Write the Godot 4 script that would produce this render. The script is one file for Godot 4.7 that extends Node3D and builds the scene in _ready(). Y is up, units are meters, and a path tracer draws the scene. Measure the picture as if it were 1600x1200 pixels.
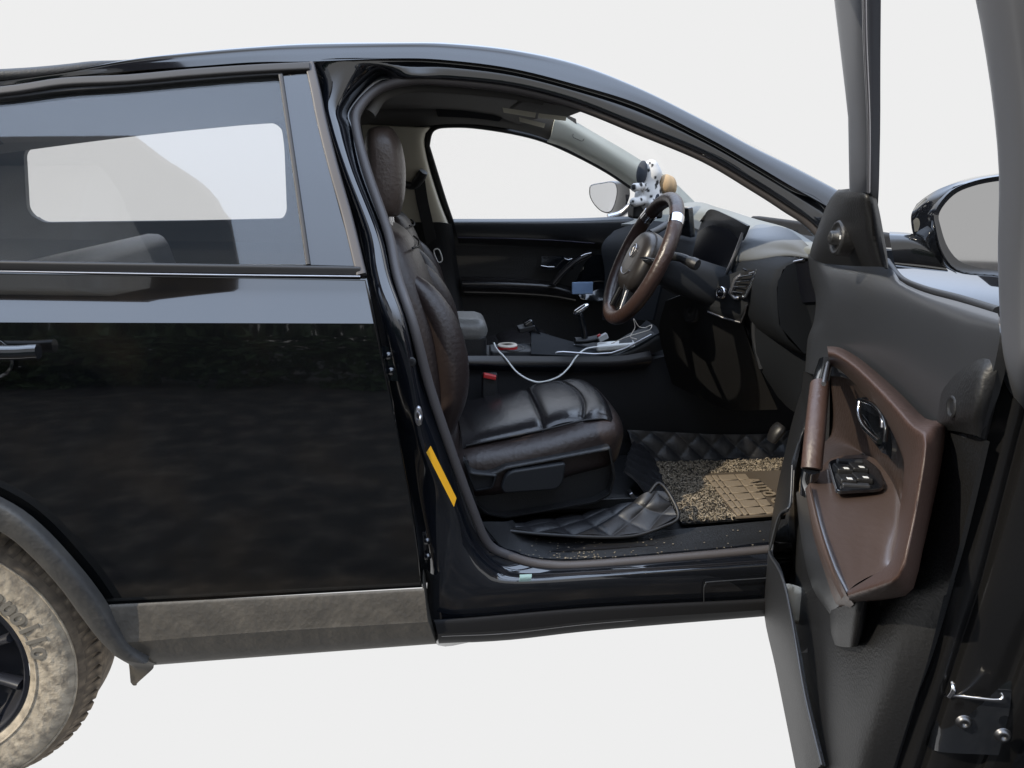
extends Node3D

var MT := {}
var car: Node3D

func _ready() -> void:
	# ------------------------------------------------------------ camera, sky, sun
	var cam := Camera3D.new()
	cam.name = "camera"
	add_child(cam)
	cam.position = Vector3(0, 1.49, 1.68)
	cam.rotation = Vector3(deg_to_rad(-15.4), deg_to_rad(-6.5), 0)
	cam.fov = 53.1301
	cam.near = 0.05
	cam.far = 200.0
	cam.current = true
	var im := Image.create(64, 256, false, Image.FORMAT_RGBF)
	for y in 256:
		var el := 90.0 - (y + 0.5) / 256.0 * 180.0
		var t := smoothstep(13.0, 55.0, el)
		var c := Color(.855, .855, .855).lerp(Color(2.5, 3.0, 3.9), t)
		for x in 64:
			im.set_pixel(x, y, c)
	var pano := PanoramaSkyMaterial.new()
	pano.panorama = ImageTexture.create_from_image(im)
	var sky := Sky.new()
	sky.sky_material = pano
	var env := Environment.new()
	env.background_mode = Environment.BG_SKY
	env.sky = sky
	env.tonemap_mode = Environment.TONE_MAPPER_LINEAR
	env.tonemap_exposure = 1.0
	env.sdfgi_enabled = true
	env.ssao_enabled = true
	env.ssil_enabled = true
	var we := WorldEnvironment.new()
	we.name = "world"
	we.environment = env
	add_child(we)
	var sun := DirectionalLight3D.new()
	sun.name = "sun"
	add_child(sun)
	sun.light_energy = 1.5
	sun.light_color = Color(1, .95, .86)
	sun.light_angular_distance = 0.5
	sun.shadow_enabled = true
	sun.look_at_from_position(Vector3(-.75, .62, .30) * 10.0, Vector3.ZERO)
	materials()
	car = node("car")
	tag(car, "black SUV with its driver's door wide open and brown leather seats inside", "car")
	ground()
	house()
	shell()
	rear_door()
	rear_wheel()
	front_door()
	interior()
	far_side()
	seats()
	steering()
	dashboard()
	console()
	loose_things()

func materials() -> void:
	var p := mat(lin(.0055, .0065, .009), .07)
	p.normal_enabled = true
	p.normal_texture = ntex(noise(.006, 2, 5), [], 256, 1.2)
	p.normal_scale = .03
	p.clearcoat_enabled = true
	p.clearcoat = 1.0
	p.clearcoat_roughness = .03
	MT.paint = tri(p, 1.3)
	var dp := mat(Color.WHITE, .05)
	dp.albedo_texture = ntex(noise(.006, 5, 11), [0.0, lin(.003, .0035, .004), .5, lin(.004, .0042, .0045), .8, lin(.008, .007, .006), 1.0, lin(.013, .011, .009)], 512)
	dp.normal_enabled = true
	dp.normal_texture = p.normal_texture
	dp.normal_scale = .03
	dp.clearcoat_enabled = true
	dp.clearcoat = 1.0
	dp.clearcoat_roughness = .015
	MT.door_paint = tri(dp, .9)
	MT.gloss = mat(lin(.006, .007, .009), .10)
	MT.gloss.clearcoat_enabled = true
	MT.gloss.clearcoat = 1.0
	MT.gloss.clearcoat_roughness = .06
	MT.dark = mat(lin(.004, .004, .0045), .6)
	var pl := mat(lin(.008, .0083, .0092), .5)
	pl.normal_enabled = true
	pl.normal_texture = ntex(noise(.09, 3, 3, FastNoiseLite.TYPE_CELLULAR), [], 256, 4.0)
	pl.normal_scale = .35
	MT.plastic = tri(pl, 9.0)
	var pg := pl.duplicate()
	pg.albedo_color = lin(.033, .035, .039)
	pg.roughness = .33
	pg.normal_scale = .10
	pg.uv1_scale = Vector3.ONE * 22.0
	MT.grey_plastic = pg
	MT.rubber = mat(lin(.03, .028, .028), .55)
	MT.rubber_dark = mat(lin(.008, .008, .009), .5)
	MT.seal = mat(lin(.06, .054, .054), .5)
	var cl := mat(Color.WHITE, .6)
	cl.albedo_texture = ntex(noise(.012, 5, 7), [0.0, lin(.058, .052, .044), .5, lin(.072, .064, .053), 1.0, lin(.098, .086, .070)], 512)
	cl.normal_enabled = true
	cl.normal_texture = pl.normal_texture
	cl.normal_scale = .2
	MT.cladding = tri(cl, 2.2)
	var ac := cl.duplicate()
	ac.albedo_texture = ntex(noise(.012, 5, 8), [0.0, lin(.035, .034, .033), .6, lin(.05, .048, .045), 1.0, lin(.085, .078, .066)], 256)
	MT.arch = ac
	MT.rim = mat(lin(.016, .017, .022), .42)
	MT.glass = mat(Color(.20, .23, .26, .16), .02)
	MT.glass.transparency = BaseMaterial3D.TRANSPARENCY_ALPHA
	MT.clear_glass = mat(Color(.5, .52, .5, .01), .01, 0.0, .12)
	MT.clear_glass.transparency = BaseMaterial3D.TRANSPARENCY_ALPHA
	MT.chrome = mat(lin(.6, .6, .62), .12, 1.0)
	MT.satin = mat(lin(.4, .4, .42), .35, 1.0)
	MT.mirror = mat(lin(.44, .44, .44), .03, 1.0)
	var le := mat(lin(.021, .014, .0125), .42)
	le.normal_enabled = true
	le.normal_texture = ntex(noise(.05, 3, 9, FastNoiseLite.TYPE_CELLULAR), [], 256, 5.0)
	le.normal_scale = .3
	MT.leather = tri(le, 6.0)
	var lb := le.duplicate()
	lb.albedo_color = lin(.012, .0108, .0115)
	lb.roughness = .24
	lb.normal_scale = .14
	MT.leather_dark = lb
	var lt := le.duplicate()
	lt.albedo_color = lin(.05, .028, .021)
	lt.roughness = .45
	MT.leather_brown = lt
	var hl := mat(lin(.10, .096, .09), .95)
	MT.headliner = hl
	MT.beige = mat(lin(.50, .47, .38), .7)
	MT.pale = mat(lin(.55, .57, .52), .7)
	MT.carpet = mat(lin(.006, .006, .007), .95)
	var ty := mat(Color.WHITE, .9)
	ty.albedo_texture = ntex(noise(.009, 6, 21), [0.0, lin(.09, .078, .062), .3, lin(.22, .188, .145), .5, lin(.34, .29, .22), .75, lin(.42, .36, .275), 1.0, lin(.47, .41, .32)], 1024)
	ty.normal_enabled = true
	ty.normal_texture = ntex(noise(.03, 5, 22), [], 512, 6.0)
	ty.normal_scale = .6
	MT.tyre = tri(ty, 2.4)
	var gr := mat(Color.WHITE, .95)
	gr.albedo_texture = ntex(noise(.016, 7, 31), [0.0, lin(.010, .0085, .007), .4, lin(.024, .0195, .015), .65, lin(.045, .036, .027), 1.0, lin(.10, .082, .06)], 1024)
	MT.tyre_letter = mat(lin(.16, .145, .12), .9)
	MT.earth = tri(gr, .25, true)
	MT.armrest = le.duplicate()
	MT.armrest.albedo_color = lin(.062, .043, .036)
	MT.armrest.roughness = .34
	MT.armrest.clearcoat_enabled = true
	MT.armrest.clearcoat = 1.0
	MT.armrest.clearcoat_roughness = .3
	MT.armrest.normal_scale = .12
	MT.leather_tan = le.duplicate()
	MT.leather_tan.albedo_color = lin(.06, .045, .038)
	MT.lever = mat(lin(.016, .017, .019), .5, 0.0, .4)
	MT.dash_mid = mat(lin(.016, .0175, .02), .6, 0.0, .35)
	MT.leather_recess = lt.duplicate()
	MT.leather_recess.albedo_color = lin(.032, .021, .017)
	MT.leather_rear = le.duplicate()
	MT.leather_rear.albedo_color = lin(.07, .062, .055)
	MT.leather_wheel = le.duplicate()
	MT.leather_wheel.albedo_color = lin(.03, .017, .014)
	MT.leather_wheel.roughness = .35
	MT.leather_hub = pg.duplicate()
	MT.leather_hub.albedo_color = lin(.018, .016, .0155)
	MT.frame_paint = mat(lin(.13, .137, .155), .35)
	MT.lens = mat(lin(.12, .12, .11), .15)
	MT.label = mat(lin(.42, .40, .33), .6)
	MT.belt = mat(lin(.012, .012, .013), .8)
	MT.blue_trim = mat(lin(.03, .03, .06), .3)
	MT.mirror_grey = mat(lin(.55, .54, .52), .3)
	MT.dark_gloss = mat(lin(.004, .0045, .007), .25)
	MT.dash_top = pg.duplicate()
	MT.dash_top.albedo_color = lin(.15, .157, .148)
	MT.dash_pad = pg.duplicate()
	MT.dash_pad.albedo_color = lin(.10, .107, .113)
	MT.dash_dark = mat(lin(.008, .0095, .012), .75, 0.0, .3)
	MT.latch = mat(lin(.009, .009, .0095), .22)
	MT.sticker = mat(lin(.62, .33, .015), .5)
	MT.armrest_grey = le.duplicate()
	MT.armrest_grey.albedo_color = lin(.13, .128, .12)
	MT.plush = mat(Color.WHITE, .95)
	MT.plush.vertex_color_use_as_albedo = true
	MT.plush_dark = mat(lin(.03, .034, .042), .95)
	MT.tan = mat(lin(.34, .24, .14), .95)
	MT.cream = mat(lin(.6, .53, .45), .5)
	MT.clear_plastic = mat(lin(.4, .4, .4), .2)
	MT.packet = mat(lin(.25, .36, .55), .4)
	MT.cloth = mat(lin(.5, .46, .38), .9)
	MT.paper = mat(lin(.3, .45, .45), .7)
	MT.liner = lb.duplicate()
	MT.liner.albedo_color = lin(.010, .010, .0115)
	MT.liner.roughness = .45
	MT.coil = mat(Color.WHITE, .8)
	MT.coil.vertex_color_use_as_albedo = true
	MT.pad = mat(lin(.17, .135, .095), .75)
	MT.pad_dark = mat(lin(.06, .045, .03), .8)
	MT.white = mat(lin(.7, .7, .68), .5)
	MT.sill = mat(lin(.012, .012, .013), .65, 0.0, .3)
	MT.sand = mat(lin(.2, .17, .125), .9)
	var hw := mat(Color.WHITE, .9)
	hw.albedo_texture = ntex(noise(.01, 5, 61), [0.0, lin(.55, .52, .47), 1.0, lin(.74, .72, .68)], 512)
	MT.house_wall = tri(hw, .3)
	MT.house_roof = mat(lin(.20, .15, .12), .8)
	MT.house_frame = mat(lin(.14, .12, .10), .7)
	MT.house_glass = mat(lin(.02, .022, .025), .1)
	MT.leaf = mat(lin(.045, .07, .022), .7)
	MT.tread = tri(tread_mat(), 2.4)
	MT.bolt = mat(lin(.13, .13, .135), .4, 1.0)
	MT.red = mat(lin(.4, .02, .02), .4)

func ground() -> void:
	var m := M.new()
	m.flat([Vector3(-18, 0, .3), Vector3(14, 0, .3), Vector3(14, 0, 14), Vector3(-18, 0, 14)], Vector3.UP)
	m.flat([Vector3(-18, -.3, .3), Vector3(14, -.3, .3), Vector3(14, 0, .3), Vector3(-18, 0, .3)], Vector3.FORWARD)
	var o := obj("ground", m, MT.earth)
	tag(o, "dry brown earth beside the black car", "ground", "", "structure")

# ---------------------------------------------------------------- body shell
func shell() -> void:
	var b := node("body", car)
	# door aperture: five lines round the front door opening, joined by a smooth skin
	var A := v3([-.244,1.7375,-.2708,-.2487,1.6826,-.3344,-.2367,1.6071,-.295,-.2075,1.4921,-.238,-.1649,1.3523,-.173,-.1438,1.2589,-.1202,-.1192,1.1591,-.0676,-.1007,1.0161,-.063,-.0698,.8629,-.0645,-.045,.7055,-.0698,-.0273,.5208,-.0839,-.0071,.3259,-.063,.1299,.3346,-.04,.4294,.3492,-.0353,.8695,.3573,-.0322,1.1097,.3647,-.0301,1.1953,.5603,-.007,1.1248,.9971,.0069,1.1045,1.25,-.0699,.9657,1.4121,-.1142,.8823,1.4581,-.1348,.7893,1.5129,-.1603,.6768,1.5751,-.1903,.526,1.6475,-.2259,.3736,1.6926,-.2487,.2219,1.7284,-.2672,.0707,1.7455,-.2751,-.0488,1.7479,-.2748])
	var B := v3([-.1821,1.7334,-.2742,-.2225,1.6625,-.2689,-.2125,1.5967,-.235,-.1799,1.4921,-.1833,-.1302,1.356,-.1201,-.1156,1.2651,-.0685,-.0879,1.1678,-.0184,-.0625,1.0259,-.023,-.0387,.8762,-.0242,-.0136,.7223,-.0289,.0047,.5597,-.0097,.0059,.4272,-.0102,.0959,.4193,-.004,.4192,.4286,-.0017,.8496,.4232,-.001,1.0836,.4328,.001,1.1594,.5917,.0153,1.1082,.9976,.0069,1.0879,1.2503,-.0699,.9744,1.4069,-.1339,.8909,1.454,-.1549,.7983,1.5088,-.1804,.6845,1.572,-.2108,.5319,1.6444,-.2463,.3778,1.6911,-.2699,.2243,1.7274,-.2887,.0714,1.7446,-.2966,-.0471,1.7468,-.2961])
	var G1 := v3([-.1249,1.725,-.2901,-.1888,1.6481,-.2618,-.1834,1.5896,-.2317,-.1553,1.4921,-.1836,-.1029,1.3558,-.1203,-.0816,1.2646,-.0687,-.0498,1.1679,-.0134,-.029,1.0289,-.0081,-.0104,.8823,-.0041,.0514,.7304,-.0034,.0739,.6269,-.0042,.1157,.5484,.0045,.1827,.5228,.0069,.4142,.5223,.0075,.8356,.5269,.0091,1.0487,.5325,.0102,1.1319,.6202,-.0029,1.0881,.9927,-.013,1.0747,1.2481,-.0887,.965,1.3868,-.1324,.8853,1.4368,-.1548,.7993,1.4889,-.1787,.6852,1.5533,-.2093,.5318,1.6219,-.2426,.3778,1.6738,-.2681,.2241,1.7107,-.2869,.071,1.727,-.2942,-.0366,1.7282,-.2934])
	var G2 := v3([-.098,1.7101,-.332,-.1688,1.6379,-.3117,-.1647,1.5882,-.2863,-.145,1.4921,-.2388,-.0941,1.3517,-.1735,-.0738,1.2578,-.1205,-.041,1.1592,-.0578,-.0121,1.0161,-.053,.0285,.8661,-.0444,.0741,.6918,-.0453,.109,.6037,-.0457,.1559,.5511,-.0401,.2356,.5197,-.0333,.4237,.515,-.0333,.8544,.5201,-.0315,1.0539,.5291,-.0301,1.1153,.634,-.0521,1.0736,.985,-.043,1.0694,1.2439,-.1217,.9564,1.3647,-.134,.8809,1.4178,-.1578,.8018,1.4672,-.1802,.6873,1.533,-.2111,.5328,1.5977,-.2421,.3786,1.6553,-.2701,.2243,1.6931,-.2888,.0706,1.7082,-.2953,-.0253,1.7086,-.2941])
	var I := v3([-.0957,1.6846,-.3226,-.1403,1.643,-.2998,-.1514,1.5979,-.2764,-.1261,1.4921,-.224,-.0801,1.3527,-.1591,-.0616,1.2594,-.1064,-.0293,1.1599,-.0528,.0027,1.017,-.048,.0468,.8636,-.0494,.0967,.705,-.0546,.1372,.5977,-.0611,.1906,.5574,-.0644,.2813,.525,-.0676,.4316,.5173,-.068,.8683,.533,-.0652,1.0338,.5504,-.0632,1.0682,.6713,-.0551,1.0429,.9846,-.048,1.0356,1.2444,-.1215,.9627,1.3551,-.1525,.8879,1.4099,-.1773,.8107,1.4587,-.1992,.6949,1.5258,-.2306,.5384,1.5895,-.2609,.3827,1.6499,-.2903,.2266,1.6883,-.3091,.0711,1.7032,-.3154,-.0212,1.7034,-.3142])
	var loops := []
	for l in [A, B, G1, G2, I]:
		loops.append(spl(l, 6, true))
	var J := PackedVector3Array()
	for q in loops[4]:
		J.append(q + Vector3(0, 0, -.05))
	var K := PackedVector3Array()
	for q in loops[0]:
		K.append(q + Vector3(0, 0, -.08))
	var lines := []
	for k in loops[0].size():
		var row := PackedVector3Array([K[k]])
		row.append_array(spl(PackedVector3Array([loops[0][k], loops[1][k], loops[2][k], loops[3][k], loops[4][k]]), 5))
		row.append(J[k])
		lines.append(row)
	var m := M.new()
	m.grid(lines, false, Vector3(0, 0, 1), true)
	obj("door_aperture", m, MT.paint, b)
	obj("sill_strip", patch([v3([-.0052,.4325,.0054,.0954,.4317,.0057,.4167,.44,.0078,.8443,.4348,.0085,1.0768,.4444,.0104]), v3([-.0006,.436,.0199,.0945,.4355,.0202,.4133,.4437,.0222,.8375,.4383,.0229,1.0683,.4478,.0248]), v3([.0048,.4053,.0197,.1844,.402,.0199,.4141,.4149,.0225,.8392,.4149,.0239,1.0706,.4242,.0258]), v3([.0062,.3959,.0164,.1847,.3926,.0165,.4152,.4055,.0192,.8412,.4074,.0209,1.0732,.4166,.0229]), v3([.0073,.3588,-.0094,.1876,.3543,-.0094,.4223,.3664,-.0065,.8549,.3764,-.0034,1.0911,.3836,-.0015]), v3([.0091,.3154,-.0655,.1938,.3131,-.065,.4356,.3292,-.0595,.8812,.3404,-.0548,1.1241,.3502,-.0523])], 6, 3, Vector3(0, 0, 1), .004), MT.sill, b)
	var highlight := M.new()
	highlight.tube(spl(v3([.0155,.3892,.0114,.1853,.3856,.0115,.4165,.3996,.0144,.8434,.4045,.0165,1.0243,.4094,.0178]), 6), .0018, 6)
	obj("sill_highlight", highlight, MT.satin, b)  # thin bright tube added to stand in for the highlight along the sill edge
	var sm := M.new()
	sm.tube(loops[4], .0118, 8, true, false)
	obj("door_seal", sm, MT.seal, b)
	pillar_details(b)
	# roof side and windscreen pillar: band from the door opening up to the skyline, then over the top
	var low := v3([-1.6373,1.4993,-.1245,-1.3337,1.5858,-.1702,-1.0574,1.6483,-.2056,-.9059,1.6721,-.22,-.7765,1.6934,-.2331,-.6434,1.7082,-.2431,-.5071,1.7205,-.2521,-.3676,1.7332,-.2614,-.2434,1.7369,-.2654,-.0488,1.7479,-.2748,.0707,1.7455,-.2751,.2219,1.7284,-.2672,.3736,1.6926,-.2487,.526,1.6475,-.2259,.6768,1.5751,-.1903,.7893,1.5129,-.1603,.8823,1.4581,-.1348,.9657,1.4121,-.1142,1.0455,1.3632,-.0923])
	var top := v3([-1.6395,1.5142,-.1315,-1.336,1.6028,-.1788,-1.0589,1.6618,-.2126,-.907,1.6831,-.2258,-.7773,1.7032,-.2385,-.6453,1.734,-.2578,-.5089,1.754,-.2716,-.3687,1.7694,-.2828,-.2439,1.7795,-.2907,-.048,1.7859,-.2975,.0725,1.787,-.3,.225,1.7746,-.2948,.3783,1.7434,-.2784,.5302,1.6856,-.2469,.6811,1.6112,-.2089,.7943,1.5509,-.1795,.8887,1.5056,-.158,.9725,1.4624,-.1379,1.0766,1.4071,-.1132])
	var rows := []
	var s_low := spl(low, 6)
	var s_top := spl(top, 6)
	var mid := PackedVector3Array()
	var o1 := PackedVector3Array()
	var o2 := PackedVector3Array()
	var o3 := PackedVector3Array()
	for i in s_low.size():
		var pillar := smoothstep(.25, .5, s_top[i].x)
		mid.append(s_low[i].lerp(s_top[i], .55) + Vector3(0, .003, .003))
		o1.append(s_top[i] + Vector3(0, lerpf(.010, -.004, pillar), -lerpf(.10, .03, pillar)))
		o2.append(s_top[i] + Vector3(0, lerpf(.045, -.03, pillar), -lerpf(.55, .05, pillar)))
		o3.append(s_top[i] + Vector3(0, lerpf(.03, -.05, pillar), -lerpf(1.25, .06, pillar)))
	var bm := patch([s_low, mid, s_top, o1, o2, o3], 2, 4, Vector3(0, 1, 1), 0.0, true)
	obj("roof", bm, MT.paint, b)
	# roof rail
	var rm := M.new()
	var rp := v3([-1.1655,1.6587,-.2197,-.9902,1.6858,-.2361,-.8344,1.6993,-.2455,-.7153,1.7155,-.2562,-.6271,1.7372,-.27])
	rm.tube(spl(rp, 6), PackedFloat32Array(rail_radii(spl(rp, 6).size())), 10)
	obj("roof_rail", rm, MT.plastic, b)
	# rear quarter: wheel arch trim, cladding end, flap
	var arch_o := v3([-1.128,.912,.0809,-1.014,.8756,.0803,-.9024,.8074,.0786,-.8425,.7421,.0761,-.7864,.6441,.0705,-.75,.56,.0634,-.7142,.4432,.0495,-.6759,.387,.0414])
	var arch_i := v3([-1.1474,.8519,.0697,-1.0314,.8169,.0688,-.9181,.7491,.0663,-.8665,.6852,.063,-.8219,.6027,.0574,-.7948,.5306,.05,-.7707,.4679,.0426,-.7442,.4138,.0352])
	for row in [arch_o, arch_i]:
		var back := PackedVector3Array()
		for k in range(row.size() - 2, 0, -1):
			back.append(Vector3(-2.40 - row[k].x, row[k].y, row[k].z))
		for k in back.size():
			row.insert(k, back[k])
	var arch_d := PackedVector3Array()
	var arch_e := PackedVector3Array()
	for q in arch_i:
		arch_d.append(q + Vector3(-.01, .012, -.07))
	for q in arch_o:
		arch_e.append(q + Vector3(.004, .004, -.03))
	obj("wheel_arch_trim", patch([arch_e, arch_o, arch_i, arch_d], 5, 4, Vector3(0, 0, 1)), MT.arch, b)
	var fm := M.new()
	fm = patch([v3([-.7178,.4252,.03,-.6833,.3846,.02,-.6657,.3551,0]), v3([-.7466,.4103,.03,-.7217,.3632,0,-.6839,.3318,-.03]), v3([-.7503,.3655,-.02,-.734,.3358,-.03,-.6922,.3145,-.04]), v3([-.7497,.3374,-.05,-.7347,.2889,-.05,-.7335,.2741,-.05]), v3([-.7515,.2756,-.05,-.7466,.266,-.05,-.7392,.2654,-.05])], 4, 4, Vector3(0, 0, 1), .004)
	obj("mud_flap", fm, MT.cladding, b)
	# rear quarter panel behind the door, and wheel housing
	var lin_m := M.new()
	lin_m.lathe(v2([.46, -.04, .46, -.5, .0, -.5]), 20, Vector3(-1.20, .42, -.03), Vector3(0, 0, 1), false, PI * .98, PI * 2.02)
	obj("wheel_housing", lin_m, MT.dark, b)
	var qp := M.new()
	panel(v2([-2.05, .42, -1.68, .40, -1.66, .56, -1.55, .74, -1.38, .82, -1.2, .84, -.93, .75, -.9, 1.27, -2.05, 1.27]), 1, -.004, .02, .004, [], 1.0, qp)
	obj("quarter_panel", qp, MT.paint, b)
	obj("rear_pillar", panel(rnd(v2([-2.0, 1.28, -1.16, 1.282, -1.17, 1.66, -1.5, 1.65, -1.88, 1.60]), .02), 1, -.004, .03, .004), MT.gloss, b)
	obj("tailgate", patch([PackedVector3Array([Vector3(-1.86, 1.64, -.3), Vector3(-1.9, 1.67, -.93), Vector3(-1.86, 1.64, -1.56)]), PackedVector3Array([Vector3(-2.04, 1.28, -.08), Vector3(-2.1, 1.30, -.93), Vector3(-2.04, 1.28, -1.78)]), PackedVector3Array([Vector3(-2.05, .85, -.0), Vector3(-2.13, .85, -.93), Vector3(-2.05, .85, -1.86)]), PackedVector3Array([Vector3(-2.05, .42, -.02), Vector3(-2.12, .40, -.93), Vector3(-2.05, .42, -1.84)])], 5, 4, Vector3(-1, 0, 0), .02), MT.paint, b)
	# floor pan
	var fl := M.new()
	fl.box(Vector3(.0, .49, -.93), Vector3(3.2, .05, 1.66), .01)
	obj("floor_pan", fl, MT.carpet, b)
	var fw := M.new()
	fw.box(Vector3(1.5, .85, -.93), Vector3(.05, .9, 1.6), .01)
	obj("bulkhead", fw, MT.carpet, b)

func rail_radii(k: int) -> Array:
	var o := []
	for i in k:
		var t := float(i) / (k - 1)
		o.append(.0135 * (1.0 - smoothstep(.7, 1.0, t)) + .002)
	return o

# ---------------------------------------------------------------- rear door
func rear_door() -> void:
	var d := node("rear_door", car)
	var skin := v2([-1.1645,1.2916,-.8741,1.291,-.4918,1.279,-.1253,1.2668,-.1164,1.2212,-.1059,1.1734,-.0874,1.0575,-.0655,.9082,-.0462,.7661,-.0345,.632,-.0273,.5266,-.4159,.5264,-.8084,.526,-.8366,.5892,-.8718,.6631,-.902,.7163,-.9352,.7497,-1.0034,.7994,-1.2168,.862])
	obj("door_skin", panel(skin, 1, 0.0, .03, .005), MT.door_paint, d)
	# cladding
	var c1 := v3([-.8084,.5352,.0215,-.4141,.5319,.0223,-.0256,.5302,.0232])
	var c2 := v3([-.7943,.5302,.031,-.4124,.5292,.032,-.0227,.5271,.0328])
	var c3 := v3([-.7476,.4515,.0355,-.4177,.4549,.037,-.0173,.4541,.0382])
	var c4 := v3([-.7343,.4318,.0329,-.4192,.4419,.0353,-.0146,.4424,.0367])
	var c5 := v3([-.6912,.3635,.0039,-.4314,.3673,.0061,-.0006,.3715,.0087])
	var c6 := v3([-.7063,.3203,-.0487,-.4455,.3251,-.046,.0025,.3322,-.0414])
	obj("sill_cladding", patch([c1, c2, c3, c4, c5, c6], 6, 3, Vector3(0, 0, 1), .012), MT.cladding, d)
	var ca := PackedVector3Array()
	var cb := PackedVector3Array()
	for c in [c1, c2, c3, c4, c5, c6]:
		ca.append(c[-1])
		cb.append(c[-1] + Vector3(.002, 0, -.09))
	obj("cladding_end", patch([ca, cb], 3, 3, Vector3(1, 0, 0), .002, true), MT.cladding, d)
	# glass
	var gl := v2([-1.212,1.6207,-.9093,1.6443,-.7791,1.6625,-.6455,1.6755,-.5089,1.6888,-.369,1.701,-.3122,1.7063,-.2795,1.5031,-.2496,1.2939,-.6296,1.3017,-.8855,1.309,-1.1809,1.3179])
	obj("window_glass", panel(gl, 1, -.012, .004, .001), MT.glass, d)
	# upper frame
	var fr := M.new()
	var p1 := v3([-1.2051,1.6278,-.1932,-.9045,1.6569,-.2121,-.7752,1.678,-.2248,-.642,1.6869,-.2314,-.5062,1.7018,-.2414,-.367,1.7141,-.2504,-.2475,1.722,-.2566])
	fr.sweep(spl(p1, 5), rr(.022, .02, .005), Vector3(0, .9, -.45).normalized())
	obj("window_frame", fr, MT.rubber, d)
	var fs := M.new()
	var p2 := v3([-1.2076,1.6163,-.1933,-.9064,1.6451,-.212,-.7767,1.6633,-.2231,-.6434,1.6749,-.2309,-.5073,1.6896,-.2407,-.3679,1.7032,-.2502,-.3098,1.707,-.2532])
	fs.sweep(spl(p2, 5), rr(.014, .012, .004), Vector3(0, .9, -.45).normalized())
	obj("window_seal", fs, MT.rubber_dark, d)
	# glossy pillar cover and the strips beside it
	var ap := v2([-.3087,1.7034,-.2503,1.7087,-.2286,1.601,-.205,1.5031,-.1781,1.4002,-.1463,1.2899,-.248,1.2939,-.2805,1.503])
	obj("pillar_cover", panel(ap, 1, .002, .012, .002), MT.gloss, d)
	var st := M.new()
	st.sweep(spl(v3([-.3109,1.7029,-.2408,-.2841,1.5305,-.1518,-.2502,1.2957,-.0415]), 8), rr(.01, .012, .003), Vector3(0, 0, 1))
	obj("glass_run", st, MT.rubber, d)
	var ru := M.new()
	ru.sweep(spl(v3([-.2482,1.7299,-.2652,-.2334,1.6657,-.2295,-.2206,1.6013,-.1963,-.1956,1.5003,-.1461,-.166,1.3932,-.0961,-.1367,1.2727,-.0339]), 6), rr(.022, .02, .005), Vector3(0, 0, 1))
	obj("frame_edge", ru, MT.seal, d)
	var bl := M.new()
	bl.sweep(spl(v3([-1.17,1.3132,-.0389,-.8773,1.303,-.0375,-.4935,1.2913,-.0365,-.1392,1.2809,-.0358]), 6), rr(.022, .016, .006), Vector3(0, 0, 1))
	obj("belt_moulding", bl, MT.rubber_dark, d)
	var bc := M.new()
	bc.sweep(spl(v3([-1.1694,1.3008,-.0341,-.8771,1.2916,-.0332,-.4911,1.2806,-.0235,-.1388,1.2713,-.0233]), 6), rr(.004, .008, .002), Vector3(0, 0, 1))
	obj("belt_chrome", bc, MT.satin, d)
	# handle
	var hm := M.new()
	var hp := v3([-1.0863,1.1476,.0709,-.9223,1.1433,.0709,-.8267,1.1408,.0709,-.7926,1.1419,.0708,-.778,1.1421,.0708])
	hm.tube(spl(hp, 5), .0155, 10, false, true, 1.0)
	obj("handle", hm, MT.gloss, d)
	var cup := M.new()
	cup.lathe(v2([.0, -.012, .03, -.006, .042, .002, .044, .0]), 20, Vector3(-.8875,1.1226,.0375), Vector3(0, 0, 1))
	obj("handle_cup", cup, MT.gloss, d)

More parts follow.
